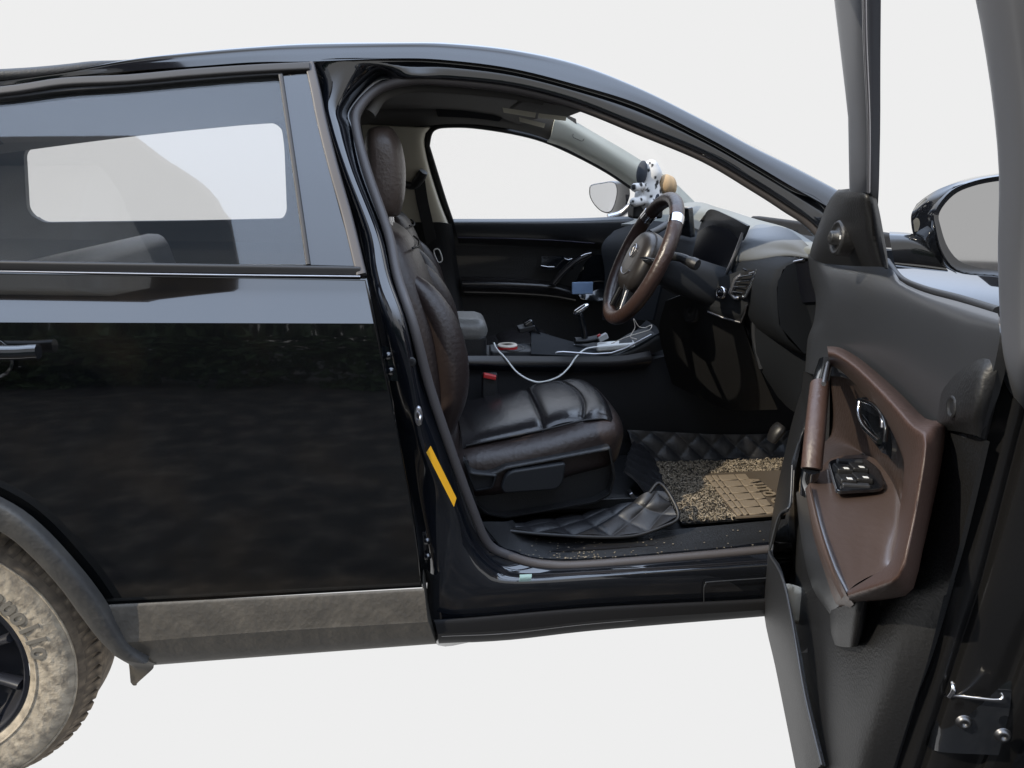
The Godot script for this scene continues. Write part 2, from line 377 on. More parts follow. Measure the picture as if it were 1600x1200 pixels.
# ---------------------------------------------------------------- rear wheel
func rear_wheel() -> void:
	var w := node("rear_wheel", car, Transform3D(Basis.IDENTITY, Vector3(-1.20, .36, -.03)))
	var m := M.new()
	m.lathe(v2([.225, -.02, .235, .0, .25, .006, .29, .012, .325, .006, .337, -.004]), 96, Vector3.ZERO, Vector3(0, 0, 1))
	obj("tyre", m, MT.tyre, w)
	var td := M.new()
	td.lathe(v2([.334, -.004, .345, -.012, .354, -.025, .36, -.04, .365, -.06, .365, -.19, .35, -.225, .25, -.23, .225, -.2]), 96, Vector3.ZERO, Vector3(0, 0, 1))
	obj("tread", td, MT.tread, w)
	var r := M.new()
	r.lathe(v2([.232, -.004, .224, .002, .216, -.01, .205, -.05, .19, -.1, .06, -.1, .05, -.06, .0, -.06]), 64, Vector3.ZERO, Vector3(0, 0, 1))
	obj("rim", r, MT.rim, w)
	for i in 10:
		var a := TAU * (i + .35) / 10
		var sp := M.new()
		sp.tube(PackedVector3Array([Vector3(cos(a) * .06, sin(a) * .06, -.045), Vector3(cos(a + .06) * .15, sin(a + .06) * .15, -.03), Vector3(cos(a + .1) * .212, sin(a + .1) * .212, -.016)]), PackedFloat32Array([.022, .016, .02]), 8, false, true, .6)
		obj("spoke", sp, MT.rim, w)
	var word := "apollo"
	for i in word.length():
		var a := .75 - i * .125
		var B := Basis(Vector3(sin(a), -cos(a), 0), Vector3(cos(a), sin(a), 0), Vector3(0, 0, 1))
		obj("lettering", text(word[i], .062, .006), MT.tyre_letter, w, Transform3D(B, Vector3(cos(a) * .272, sin(a) * .272, .0095)))
	for rr2 in [[.252, .0062], [.338, -.003]]:
		var rg := M.new()
		var ring := PackedVector3Array()
		for i in 80:
			var a := TAU * i / 80
			ring.append(Vector3(cos(a) * rr2[0], sin(a) * rr2[0], rr2[1]))
		rg.tube(ring, .0032, 6, true, false)
		obj("sidewall_rib", rg, MT.tyre, w)
	# tread blocks round the shoulder
	for i in 64:
		var a := TAU * i / 64
		var bk := M.new()
		bk.box(Vector3.ZERO, Vector3(.026, .012, .05), .003)
		obj("tread_block", bk, MT.tread, w, Transform3D(Basis(Vector3(0, 0, 1), a - PI / 2) * Basis(Vector3(1, 0, 0), .5), Vector3(cos(a) * .358, sin(a) * .358, -.045)))


func pillar_details(b: Node3D) -> void:
	var sp := v3([-.0079,.8694,-.0003,.0028,.8847,-.0001,.0594,.7512,-.0035,.0529,.7282,-.0045])
	var sm := patch([PackedVector3Array([sp[0], sp[1]]), PackedVector3Array([sp[0].lerp(sp[3], .5), sp[1].lerp(sp[2], .5)]), PackedVector3Array([sp[3], sp[2]])], 3, 3, Vector3(0, 0, 1), .001)
	for i in sm.v.size():
		sm.v[i] += Vector3(0, 0, .008)
	obj("yellow_sticker", sm, MT.sticker, b)
	# door striker
	var pl := M.new()
	var c := Vector3(-.0227,.9559,.0018)
	pl.lathe(v2([0, .004, .010, .004, .012, .002, .0125, -.004]), 24, Vector3.ZERO, Vector3(0, 0, 1))
	obj("striker_plate", pl, MT.satin, b, Transform3D(Basis.IDENTITY.scaled(Vector3(.8, 1.9, 1)), c))
	var lp := M.new()
	lp.tube(spl(PackedVector3Array([c + Vector3(0, .009, 0), c + Vector3(.004, .009, .028), c + Vector3(.004, .0, .034), c + Vector3(.004, -.009, .028), c + Vector3(0, -.009, 0)]), 4), .0032, 8)
	obj("striker_loop", lp, MT.satin, b)
	# hinge plates of the rear door and their bolts
	for q in [[v3([-.1004,1.1144,-.0248,-.0749,1.1108,-.0247,-.0666,1.032,-.0231,-.0894,1.0357,-.0231]), v3([-.0852,1.0944,-.0142,-.0809,1.0589,-.0134])], [v3([-.0234,.6486,-.033,-.0081,.6442,-.0332,-.001,.5611,-.0395,-.0198,.5641,-.0393]), v3([-.0117,.6285,-.0242,-.0114,.5856,-.0274])]]:
		var h: PackedVector3Array = q[0]
		obj("hinge_plate", patch([PackedVector3Array([h[0], h[1]]), PackedVector3Array([h[0].lerp(h[3], .5), h[1].lerp(h[2], .5)]), PackedVector3Array([h[3], h[2]])], 3, 3, Vector3(0, 0, 1), .004), MT.gloss, b)
		for e in q[1]:
			var bt := M.new()
			bt.lathe(v2([0, .006, .004, .006, .005, .003, .008, .002, .009, 0]), 16, e, Vector3(.2, 0, 1).normalized())
			obj("hinge_bolt", bt, MT.gloss, b)
	for e in [Vector3(.0979,.5566,-.0077), Vector3(-.0359,1.0795,-.0089)]:
		var pg := M.new()
		pg.lathe(v2([0, .002, .008, .002, .011, .001, .012, -.002]), 20, e, Vector3(0, 0, 1))
		obj("plug", pg, MT.dark, b)
	# the step cover at the front of the sill
	var sc := M.new()
	sc.tube(spl(v3([.6821,.4338,.0098,.6772,.4773,.0151,.6805,.4925,.0169,.695,.4973,.0175,.8426,.4989,.0181]), 5), .0014, 6)
	obj("sill_line", sc, MT.grey_plastic, b)
	# inner scuff plate
	obj("scuff_plate", patch([v3([.1249,.6351,-.105,.1863,.557,-.1,.2864,.5255,-.1,.4389,.5181,-.1,.8838,.5329,-.1,1.0724,.5428,-.1]), v3([.1568,.6191,-.135,.2146,.5546,-.13,.308,.5306,-.13,.4456,.5262,-.13,.8968,.5379,-.13,1.0882,.5462,-.13]), v3([.1927,.6053,-.16,.2432,.5532,-.155,.3293,.5351,-.155,.4511,.5318,-.155,.9071,.5479,-.155,1.1003,.5586,-.155]), v3([.2131,.5956,-.19,.2638,.5489,-.18,.351,.5363,-.18,.4567,.5379,-.18,.9173,.5585,-.18,1.113,.5655,-.18])], 5, 4, Vector3(0, 1, .4), .004), MT.plastic, b)
	# sand on the scuff plate
	var g := SphereMesh.new()
	g.radius = .0016
	g.height = .002
	g.radial_segments = 6
	g.rings = 3
	var mm := MultiMesh.new()
	mm.transform_format = MultiMesh.TRANSFORM_3D
	mm.mesh = g
	var rng := RandomNumberGenerator.new()
	rng.seed = 3
	var l0 := v3([.2028,.5506,-.1,.2861,.5247,-.098,.4385,.5173,-.098,.883,.532,-.098])
	var l1 := v3([.2617,.5527,-.165,.3483,.5365,-.165,.4533,.5361,-.165,.9111,.5525,-.165])
	var n := 130
	mm.instance_count = n
	for i in n:
		var t := (fposmod(rng.randfn(.62, .24), 1.0) * .998) * 3.0
		var k := int(t)
		var a := l0[k].lerp(l0[k + 1], t - k)
		var bq := l1[k].lerp(l1[k + 1], t - k)
		var q := a.lerp(bq, pow(rng.randf(), 2.2))
		mm.set_instance_transform(i, Transform3D(Basis(Vector3.UP, rng.randf() * TAU).scaled(Vector3(1.6, .6, 1.0) * rng.randf_range(.4, 1.3)), q + Vector3(0, .001, .001)))
	var mi := MultiMeshInstance3D.new()
	mi.name = "sand"
	mi.multimesh = mm
	mi.material_override = MT.sand
	mi.set_meta("kind", "stuff")
	b.add_child(mi, true)

# ---------------------------------------------------------------- the house whose eaves the photograph shows mirrored in the rear window and the shoulder
func house() -> void:
	var h := node("house", self, Transform3D(Basis(Vector3.UP, .06), Vector3(-9.9, 0, 5.3)))
	tag(h, "two storey house with wide dark eaves mirrored in the car's rear window", "house")
	var w := M.new()
	w.box(Vector3(0, 3.95, 2.5), Vector3(12.6, 7.9, 5), .02)
	obj("wall", w, MT.house_wall, h)
	var r := M.new()
	for s in [[-.85, 7.7, 2.5, 9.4], [5.85, 7.7, 2.5, 9.4]]:
		var a := Vector3(-7.0, s[1], s[0])
		var b := Vector3(-7.0, s[3], s[2])
		var row0 := PackedVector3Array([a, a + Vector3(14, 0, 0)])
		var row1 := PackedVector3Array([b, b + Vector3(14, 0, 0)])
		var n := (row0[1] - row0[0]).cross(b - a).normalized()
		if n.y < 0:
			n = -n
		r.quadf(row0[0], row0[1], row1[1], row1[0], n)
		r.quadf(row0[0] - n * .12, row0[1] - n * .12, row1[1] - n * .12, row1[0] - n * .12, -n)
		r.quadf(row0[0], row0[1], row0[1] - n * .12, row0[0] - n * .12, Vector3(0, 0, -1 if s[0] < 0 else 1))
		r.quadf(row0[1], row1[1], row1[1] - n * .12, row0[1] - n * .12, Vector3(1, 0, 0))
	obj("roof", r, MT.house_roof, h)
	for i in 5:
		for j in 2:
			var c := Vector3(-5.0 + i * 2.5, 1.7 + j * 2.9, -.02)
			if i == 3 and j == 0:
				continue
			var f := M.new()
			f.box(c, Vector3(1.3, 1.4, .08), .01)
			var fr := obj("window", f, MT.house_frame, h)
			for k in 2:
				var g := M.new()
				g.box(c + Vector3(-.31 + .62 * k, 0, -.045), Vector3(.54, 1.22, .01), .003)
				obj("pane", g, MT.house_glass, fr)
	var d := M.new()
	d.box(Vector3(2.5, 1.05, -.03), Vector3(1.0, 2.1, .08), .01)
	obj("door", d, MT.house_roof, h)
	var bl := M.new()
	bl.box(Vector3(-1.2, 3.25, -.35), Vector3(9.0, .14, .75), .02)
	var sl := obj("balcony", bl, MT.house_frame, h)
	for i in 4:
		var ra := M.new()
		ra.box(Vector3(-1.2, 3.5 + i * .2, -.69), Vector3(9.0, .04, .04), .008)
		obj("rail", ra, MT.house_frame, sl)
	# bushes along the wall
	var lf := M.new()
	lf.quadf(Vector3(-.05, 0, 0), Vector3(0, .0, .028), Vector3(.06, .012, 0), Vector3(0, 0, -.028), Vector3.UP)
	lf.quadf(Vector3(0, -.04, .01), Vector3(.028, .0, .01), Vector3(0, .05, 0), Vector3(-.028, 0, .01), Vector3(0, 0, 1))
	var mm := MultiMesh.new()
	mm.transform_format = MultiMesh.TRANSFORM_3D
	mm.mesh = lf.mesh()
	var rng := RandomNumberGenerator.new()
	rng.seed = 41
	var n := 18000
	mm.instance_count = n
	for i in n:
		var k := rng.randi_range(0, 12)
		var c := Vector3(-11.5 + k * .95 + sin(k * 7.3) * .3, 75e-2 + .25 * sin(k * 3.1), 4.4 + .25 * sin(k * 5.7))
		var v := Vector3(rng.randfn(), rng.randfn(), rng.randfn()).normalized() * pow(rng.randf(), .4)
		var q := c + v * Vector3(.8, .95 + .35 * sin(k * 2.3), .45)
		q.y = maxf(q.y, .02)
		mm.set_instance_transform(i, Transform3D(Basis.from_euler(Vector3(rng.randf() * TAU, rng.randf() * TAU, rng.randf() * TAU)).scaled(Vector3.ONE * rng.randf_range(.8, 1.8)), q))
	var mi := MultiMeshInstance3D.new()
	mi.name = "bushes"
	mi.multimesh = mm
	mi.material_override = MT.leaf
	add_child(mi)
	tag(mi, "dark green bushes mirrored in the side of the rear door", "bushes", "", "stuff")

func tread_mat() -> StandardMaterial3D:
	var m := mat(Color.WHITE, .95)
	m.albedo_texture = ntex(noise(.02, 5, 71), [0.0, lin(.05, .042, .034), .5, lin(.12, .095, .07), 1.0, lin(.3, .24, .17)], 512)
	return m
# ---------------------------------------------------------------- the open front door: local x from hinge to latch, y up, z towards the cabin
func front_door() -> void:
	var a := deg_to_rad(73)
	var d := node("front_door", car, Transform3D(Basis(Vector3(-cos(a), 0, sin(a)), Vector3.UP, Vector3(-sin(a), 0, -cos(a))), Vector3(.97, 0, -.03)))
	var IN := Vector3(0, 0, 1)
	# upper trim
	obj("upper_trim", patch([
		v3([-.3072,1.2612,.03,-.1411,1.2897,.05,.0426,1.3107,.07,.1839,1.3072,.072,.4582,1.3327,.074,.6437,1.3497,.074,.7158,1.3367,.074,.8213,1.3365,.074,.9444,1.3435,.074,1.0486,1.3482,.074]),
		v3([-.2235,1.2315,.03,.0103,1.269,.06,.2246,1.2837,.08,.3692,1.2982,.084,.5401,1.317,.086,.7041,1.332,.086,.7953,1.334,.086,.8738,1.335,.086,.9814,1.3389,.086,1.0798,1.3435,.084]),
		v3([-.0969,1.193,.03,.0953,1.2245,.06,.3159,1.2546,.085,.4547,1.2711,.088,.5922,1.2883,.09,.7324,1.3032,.09,.8338,1.3098,.09,.9189,1.3153,.09,1.0107,1.3196,.09,1.0919,1.3263,.086]),
		v3([-.0815,1.1342,.03,.1241,1.1712,.06,.2993,1.2028,.08,.4502,1.2247,.082,.5886,1.2433,.084,.7338,1.2591,.085,.8387,1.2677,.086,.9255,1.2706,.086,1.0278,1.2731,.086,1.0782,1.2797,.082]),
		v3([-.1353,1.0739,.03,.0383,1.1094,.055,.2033,1.1434,.072,.4384,1.1745,.074,.5769,1.1889,.075,.7272,1.1997,.076,.8392,1.2044,.078,.9277,1.2061,.078,1.0146,1.2175,.08,1.0641,1.2478,.08]),
		v3([-.1254,.9909,.03,.0094,1.0209,.05,.1707,1.0568,.068,.43,1.1174,.066,.5646,1.1357,.066,.7161,1.142,.066,.8233,1.1469,.066,.9314,1.1659,.07,1.0034,1.1831,.074,1.0375,1.2029,.074])], 4, 5, IN, .012), MT.grey_plastic, d)
	# lower trim: the dark panel from the pocket to the latch side
	obj("lower_trim", patch([
		v3([.1294,.4653,.05,.3511,.5936,.085,.6575,.7869,.1,.8261,.891,.1,.9382,.9613,.095,.9945,.9947,.085,1.0258,1.0228,.07]),
		v3([.275,.4333,.07,.4114,.5144,.09,.7384,.7267,.11,.8797,.8235,.105,.964,.8815,.1,.9962,.9053,.085,1.008,.9061,.07]),
		v3([.5997,.4798,.1,.6746,.5384,.11,.8065,.6435,.115,.9106,.7278,.11,.9558,.7656,.1,.9697,.779,.085,.9777,.7876,.07]),
		v3([.7818,.498,.11,.817,.5295,.115,.881,.5883,.115,.9218,.6268,.11,.9432,.6482,.1,.9362,.6443,.085,.9432,.6533,.07])], 4, 5, IN, .012), MT.plastic, d)
	obj("latch_side_trim", patch([
		v3([.8607,1.1861,.07,.9695,1.203,.078,1.0669,1.2133,.074]), v3([.9123,1.0977,.07,.9722,1.1136,.078,1.0556,1.1497,.072]), v3([.8986,1.0086,.07,.982,1.041,.08,1.0423,1.0811,.07]), v3([.9269,.9458,.09,.9898,.9831,.085,1.0282,1.0072,.07])], 4, 5, IN, .006), MT.plastic, d)
	obj("hinge_side_trim", patch([
		v3([-.1418,.9867,.03,.0686,1.0329,.05,.2128,1.0642,.05]), v3([-.0425,.8245,.05,.141,.8884,.06,.2682,.9339,.05]), v3([-.0159,.7119,.05,.201,.7926,.075,.3201,.8433,.07]), v3([.073,.5938,.05,.3024,.7063,.085,.4017,.7564,.085]), v3([.1371,.4521,.05,.3578,.582,.085,.6331,.7381,.09])], 4, 5, IN, .006), MT.plastic, d)
	# door pocket: rim shell at the hinge side and its grey inner wall
	obj("pocket_rim", patch([
		v3([-.1246,.9565,.03,.0545,.9402,.05,.0781,.85,.06,.1642,.8366,.09]),
		v3([-.1102,.8721,.05,.0766,.8651,.07,.151,.8509,.085,.2006,.8375,.1]),
		v3([-.1166,.7797,.06,.0604,.7922,.08,.1823,.7991,.095,.2424,.7768,.105]),
		v3([-.1014,.665,.075,.0242,.6906,.09,.1489,.7273,.105,.261,.7657,.115]),
		v3([-.0826,.5598,.085,.0474,.6262,.1,.1628,.6866,.115,.2052,.7255,.12]),
		v3([-.0498,.4512,.095,.0622,.5198,.11,.1672,.592,.125,.2021,.6316,.13]),
		v3([.0638,.3827,.105,.2285,.5161,.125,.3327,.6166,.135,.3927,.6833,.14]),
		v3([.2941,.3903,.11,.4602,.5196,.13,.5655,.6052,.14,.625,.6614,.142]),
		v3([.4684,.3959,.115,.6012,.5123,.13,.6832,.588,.138,.715,.6212,.138]),
		v3([.6461,.3936,.118,.7522,.494,.13,.7954,.5415,.13,.8278,.5792,.128])], 4, 4, IN, .006), MT.plastic, d)
	var rim := M.new()
	rim.tube(spl(v3([.2123,.8543,.102,.2649,.7865,.108,.278,.7747,.117,.2296,.7365,.123,.2145,.6577,.131,.2226,.6354,.133,.416,.6942,.143,.508,.6947,.143,.6385,.6701,.145,.7274,.6302,.141,.8387,.5884,.131]), 5), .0028, 6)
	obj("pocket_edge", rim, MT.grey_plastic, d)
	obj("pocket_wall", patch([v3([-.3228,.6169,.02,-.0347,.7323,.03,.1859,.8197,.05]), v3([-.4216,.3461,.03,.0467,.5815,.04,.255,.6847,.06]), v3([-.2208,.278,.05,.1692,.5053,.06,.3858,.63,.08]), v3([.2775,.4155,.09,.3973,.497,.09,.5374,.5911,.1])], 4, 5, IN, .004), MT.grey_plastic, d)
	# armrest and pull surround
	obj("armrest_surround", patch([
		v3([.3285,1.1549,.082,.4332,1.1755,.082,.5639,1.1877,.082,.7018,1.1919,.082,.8158,1.192,.082,.9116,1.1899,.082,.9739,1.2057,.084,.9882,1.2024,.084,.9977,1.1644,.086,1.0031,1.1095,.09,1.0072,1.0526,.095,1.0086,.9995,.1,.9614,.9597,.105,.8992,.9172,.112,.8482,.8817,.12]),
		v3([.4647,1.1789,.11,.5478,1.1929,.11,.6699,1.2031,.11,.7957,1.2073,.112,.9076,1.2081,.115,.9972,1.208,.118,1.041,1.2147,.12,1.0577,1.2106,.122,1.0714,1.1822,.125,1.0818,1.1375,.13,1.099,1.0957,.138,1.1086,1.0633,.145,1.0659,1.025,.148,1.0147,.9869,.152,.9576,.9473,.155]),
		v3([.5117,1.1774,.118,.5786,1.1885,.118,.688,1.1959,.118,.805,1.1982,.12,.9106,1.1967,.122,.9916,1.1915,.124,1.0267,1.1919,.126,1.0433,1.1901,.128,1.0574,1.1686,.132,1.0753,1.1339,.138,1.0988,1.0985,.148,1.1091,1.0725,.156,1.0771,1.044,.16,1.0406,1.0145,.165,.992,.9754,.168]),
		v3([.3826,1.1272,.085,.4128,1.1324,.08,.4835,1.1288,.07,.5695,1.118,.06,.6661,1.1059,.055,.7296,1.0859,.05,.7368,1.0734,.045,.7399,1.0644,.042,.7409,1.039,.04,.7576,.9985,.045,.8039,.9669,.06,.8648,.9604,.085,.8976,.9599,.11,.9268,.96,.135,.9557,.9607,.16])], 3, 5, IN), MT.leather_brown, d)
	obj("pull_recess", patch([
		v3([.22,1.0968,.06,.2865,1.1183,.06,.4501,1.1254,.06,.569,1.1204,.055,.6723,1.1061,.05,.7252,1.0846,.045,.7532,1.0543,.04]),
		v3([.1396,1.0125,.04,.2226,1.0501,.04,.3855,1.0748,.04,.5198,1.0775,.038,.6178,1.069,.036,.6855,1.0549,.034,.745,1.0254,.034]),
		v3([.1699,.9153,.04,.2657,.9482,.038,.3863,.983,.036,.4916,1.0073,.034,.5889,1.0222,.033,.6832,1.0214,.033,.7594,.9948,.036]),
		v3([.6266,.99,.1481,.556,.99,.1116,.5228,.99,.0722,.5165,.99,.0379,.5635,.99,.0175,.6722,.99,.0222,.8188,.99,.0557])], 4, 5, IN), MT.leather_recess, d)
	obj("armrest_pad", patch([
		v3([.671,.985,.1656,.6772,.997,.1618,.6295,1,.1393,.5644,1.002,.107,.5401,1.003,.0665,.5437,1.003,.033,.6272,1.003,.0234,.7247,1.003,.0327]),
		v3([.7993,.97,.1732,.8061,.982,.1693,.7745,.986,.1463,.7494,.988,.1134,.7463,.989,.0849,.7661,.989,.066,.785,.989,.0585,.82,.99,.062]),
		v3([.889,.955,.1702,.8979,.968,.1674,.8738,.971,.1475,.8493,.973,.1201,.8439,.974,.1017,.8473,.974,.088,.8581,.975,.0833,.8791,.976,.084]),
		v3([.9489,.945,.1632,.9561,.958,.1606,.9392,.961,.1476,.923,.962,.1327,.9122,.963,.1205,.9048,.964,.109,.8981,.965,.1009,.8912,.966,.0926])], 4, 6, Vector3(0, 1, .3)), MT.armrest, d)
	obj("armrest_side", patch([
		v3([.7064,1.0076,.166,.829,.9927,.172,.9223,.9806,.172,.9758,.9663,.165,.9753,.9541,.155]),
		v3([.6443,.9653,.155,.7599,.9466,.16,.8561,.9361,.16,.9158,.9263,.155,.9311,.9248,.145]),
		v3([.4825,.8983,.125,.605,.8673,.13,.7135,.8518,.13,.7784,.8382,.125,.8215,.8538,.12])], 4, 5, IN), MT.leather_brown, d)
	obj("armrest_bevel", patch([
		v3([.572,.9404,.14,.7191,.911,.145,.8013,.8938,.142,.8574,.8877,.135]),
		v3([.3674,.8554,.115,.5491,.8271,.125,.6649,.8131,.125,.746,.8076,.12]),
		v3([.1687,.7673,.08,.3382,.7239,.09,.4848,.7075,.095,.6564,.7488,.1])], 4, 4, IN), MT.grey_plastic, d)
	obj("armrest_foot", patch([
		v3([.6539,.7535,.1,.8088,.8476,.135,.8833,.8985,.14,.9475,.9453,.135,.8477,.892,.1]),
		v3([.6727,.7276,.1,.8078,.8109,.13,.8702,.8508,.132,.92,.8833,.128,.8499,.8416,.1]),
		v3([.7021,.7206,.1,.7985,.7789,.12,.8455,.8079,.122,.8864,.8356,.12,.836,.8075,.1])], 4, 4, IN), MT.plastic, d)
	# pull handle
	var ph := M.new()
	ph.tube(spl(v3([.5281,1.1271,.13,.5996,1.1018,.145,.6488,1.0609,.155,.6755,1.0223,.16]), 5), .0165, 14, false, true, .8)
	obj("pull_handle", ph, MT.leather_brown, d)
	var pe := M.new()
	pe.tube(spl(v3([.3467,1.1263,.085,.4499,1.1304,.11,.5281,1.1271,.13]), 4), .0145, 10, false, true, .8)
	obj("handle_end", pe, MT.gloss, d)
	var pe2 := M.new()
	pe2.tube(spl(v3([.6755,1.0223,.16,.6574,.9937,.158,.5954,.95,.145]), 4), .0145, 10, false, true, .8)
	obj("handle_end", pe2, MT.gloss, d)
	var pf := M.new()
	pf.tube(v3([.4736,1.1534,.108,.5627,1.1559,.13,.6302,1.1551,.146]), .004, 6)
	obj("handle_trim", pf, MT.satin, d)
	# inner release handle
	obj("release_bezel", patch([v3([.5065,1.0984,.062,.5575,1.1156,.062,.6254,1.1298,.062,.6993,1.1318,.064]), v3([.5123,1.08,.058,.5587,1.0886,.054,.6242,1.0979,.054,.7383,1.1084,.066]), v3([.5624,1.0696,.06,.5971,1.0698,.056,.6667,1.0735,.058,.7586,1.0951,.068]), v3([.6371,1.0716,.064,.6892,1.0757,.064,.7252,1.077,.066,.7665,1.0797,.07])], 4, 4, IN, .006), MT.gloss, d)
	var rl := M.new()
	rl.tube(spl(v3([.5714,1.1111,.072,.5833,1.0951,.074,.6265,1.0862,.076,.6709,1.0869,.076,.7215,1.0916,.076]), 5), .0045, 8)
	obj("release_lever", rl, MT.chrome, d)
	var r2 := M.new()
	r2.tube(spl(v3([.597,1.1208,.074,.6641,1.134,.076,.7233,1.1354,.078,.7496,1.1236,.078,.7555,1.1035,.078]), 5), .0035, 8)
	obj("release_trim", r2, MT.gloss, d)
	var r3 := M.new()
	r3.tube(spl(v3([.7042,1.1358,.075,.7194,1.1261,.075,.7244,1.1154,.075]), 4), .004, 6)
	obj("release_catch", r3, MT.chrome, d)
	# window switches
	var SW := Transform3D(Basis(Vector3(1, 0, 0), Vector3(0, 0, -1), Vector3(0, 1, 0)), Vector3(0, 1.004, 0))
	var sp := PackedVector2Array()
	for q in v3([.5947,1.008,.1168,.5768,1.008,.1048,.5599,1.008,.0482,.6016,1.008,.0386,.6798,1.008,.0468,.7006,1.008,.0588,.7241,1.008,.1299]):
		sp.append(Vector2(q.x, -q.z))
	obj("switch_panel", panel(rnd(sp, .012), 0, .003, .006, .002), MT.gloss, d, SW)
	for q in v3([.6305,1.009,.1005,.6196,1.009,.0737,.6769,1.009,.1055,.6664,1.009,.0786]):
		var bm := M.new()
		bm.box(q, Vector3(.040, .010, .026), .003, Basis(Vector3(0, 0, 1), .12))
		obj("window_switch", bm, MT.plastic, d)
		var sm := M.new()
		sm.box(q + Vector3(.012, .0065, -.002), Vector3(.010, .001, .008), .0004, Basis(Vector3(0, 0, 1), .12))
		obj("switch_mark", sm, MT.white, d)
	for q in v3([.5878,1.008,.0798,.6968,1.008,.0952]):
		var lm := M.new()
		lm.box(q, Vector3(.012, .006, .042), .002)
		obj("lock_switch", lm, MT.grey_plastic, d)
	# end cover near the latch with its screw cap
	obj("end_cover", patch([
		v3([.9512,1.2131,.082,.9563,1.2427,.082,.9904,1.2801,.082,1.0392,1.3053,.082,1.076,1.3179,.078]),
		v3([.9686,1.2061,.088,1.0138,1.2429,.094,1.0468,1.2741,.094,1.0786,1.2929,.092,1.0837,1.2961,.08]),
		v3([.9755,1.2003,.088,1.0341,1.2304,.095,1.0677,1.2481,.095,1.0882,1.2614,.092,1.081,1.2634,.08]),
		v3([.971,1.1937,.08,1.0203,1.2085,.084,1.0497,1.2155,.084,1.0691,1.2206,.084,1.0675,1.2176,.078])], 4, 4, IN, .004), MT.plastic, d)
	var sc := M.new()
	sc.lathe(v2([0, -.002, .006, -.002, .009, .001, .0115, .002, .013, .0]), 20, Vector3(1.0276,1.2387,.096), IN)
	obj("screw_cap", sc, MT.plastic, d)
	# door edge: seal, flange and latch face
	var seam := v3([1.036,1.3394,.066,1.0461,1.3103,.066,1.0468,1.272,.066,1.0368,1.2032,.066,1.0251,1.1133,.066,1.0129,1.0245,.066,.9885,.921,.066,.9605,.7947,.066,.9259,.6436,.066])
	var se := M.new()
	se.tube(spl(seam, 5), .007, 8)
	obj("edge_seal", se, MT.rubber_dark, d)
	var cols := [[.004, -.004], [.012, -.012], [.018, -.018], [.016, -.026], [.012, -.032], [.022, -.036], [.026, -.046], [.024, -.075], [.022, -.095], [.034, -.10], [.036, -.135]]
	var rows := []
	for c in cols:
		var row := PackedVector3Array()
		for q in seam:
			row.append(q + Vector3(c[0], 0, c[1]))
		row[0] += Vector3(0, .03, 0)
		rows.append(row)
	obj("latch_face", patch(rows, 3, 4, Vector3(1, 0, 0)), MT.latch, d)
	obj("latch_plate", patch([v3([.9396,.907,.035,.9467,.9217,.03,.9726,.9359,-.03]), v3([.9479,.8296,.035,.9632,.8412,.032,1.0098,.8656,-.03]), v3([.9598,.7427,.035,.9915,.7603,.03,1.0071,.7783,-.03])], 4, 4, Vector3(1, 0, 0), .003), MT.gloss, d)
	for q in [Vector3(.9826,.8856,.012), Vector3(.9933,.8198,.016), Vector3(1.0111,.8206,-.022)]:
		var bt := M.new()
		bt.lathe(v2([0, .002, .003, .002, .0035, .0055, .0075, .0045, .0085, .001, .010, .0]), 16, q + Vector3(.012, 0, 0), Vector3(1, 0, 0))
		obj("latch_bolt", bt, MT.bolt, d)
	var lc := M.new()
	lc.tube(spl(v3([.9599,.8446,.04,.9729,.8398,.038,.9874,.8435,.034,.9983,.8519,.026,1.0112,.8607,.006,1.0227,.8698,-.01,1.0217,.8742,-.014,1.0198,.8779,-.012]), 4), .0024, 6)
	obj("latch_claw", lc, MT.chrome, d)
	var lk := M.new()
	lk.tube(spl(v3([.9922,.8664,.032,.9993,.8603,.032,.9967,.8486,.034]), 3), .0035, 6)
	obj("latch_catch", lk, MT.chrome, d)
	# outer skin of the door
	var orow := []
	for k in 12:
		var y := lerpf(.38, 1.27, k / 11.0)
		var xe := lerpf(1.0, 1.10, k / 11.0)
		orow.append(PackedVector3Array([Vector3(0, y, -zs(.97, y) - .03), Vector3(xe * .5, y, -zs(.5, y) - .03), Vector3(xe, y, -zs(0, y) - .03)]))
	obj("door_skin", patch(orow, 4, 2, Vector3(0, 0, -1), .004), MT.paint, d)
	# window frame
	var off0 := .03
	var L := v3([.4683,1.3263,.0586,.6574,1.4338,.1167,.7914,1.4731,.1535,.8996,1.5466,.1882,.9716,1.5966,.2126,1.0677,1.6597,.2441,1.1318,1.6972,.2637])
	var Li := v3([.3124,1.308,.0518,.5399,1.4283,.1155,.6825,1.4677,.1523,.827,1.5601,.1959,.894,1.6164,.2239,.9724,1.6799,.2563,1.0538,1.7193,.2775])
	var frows := []
	for k in [[0.0, -.014], [0.0, 0.0]]:
		var row := PackedVector3Array()
		for q in L:
			row.append(q + Vector3(k[0], 0, k[1]))
		frows.append(row)
	var mm := PackedVector3Array()
	for k in L.size():
		mm.append(L[k].lerp(Li[k], .34) + Vector3(0, 0, .004))
	frows.append(mm)
	frows.append(Li)
	var lb := PackedVector3Array()
	for q in Li:
		lb.append(q + Vector3(0, 0, -.02))
	frows.append(lb)
	obj("front_frame", patch(frows, 3, 4, Vector3(.3, 0, 1), 0.0, true), MT.frame_paint, d)
	var fl := M.new()
	fl.tube(spl(v3([.807,1.4652,.1556,.9239,1.5452,.1932,1.0212,1.616,.228,1.0891,1.6609,.2504]), 6), .0022, 6)
	obj("frame_bead", fl, MT.satin, d)
	var R0 := v3([.9502,1.2086,.0144,1.0711,1.3056,.0718,1.1053,1.3543,.0943,1.1513,1.4173,.1232,1.2033,1.4796,.1517,1.2292,1.5163,.1691,1.2545,1.5607,.1908,1.2777,1.6109,.2161,1.2908,1.6602,.2414])
	var rrow := []
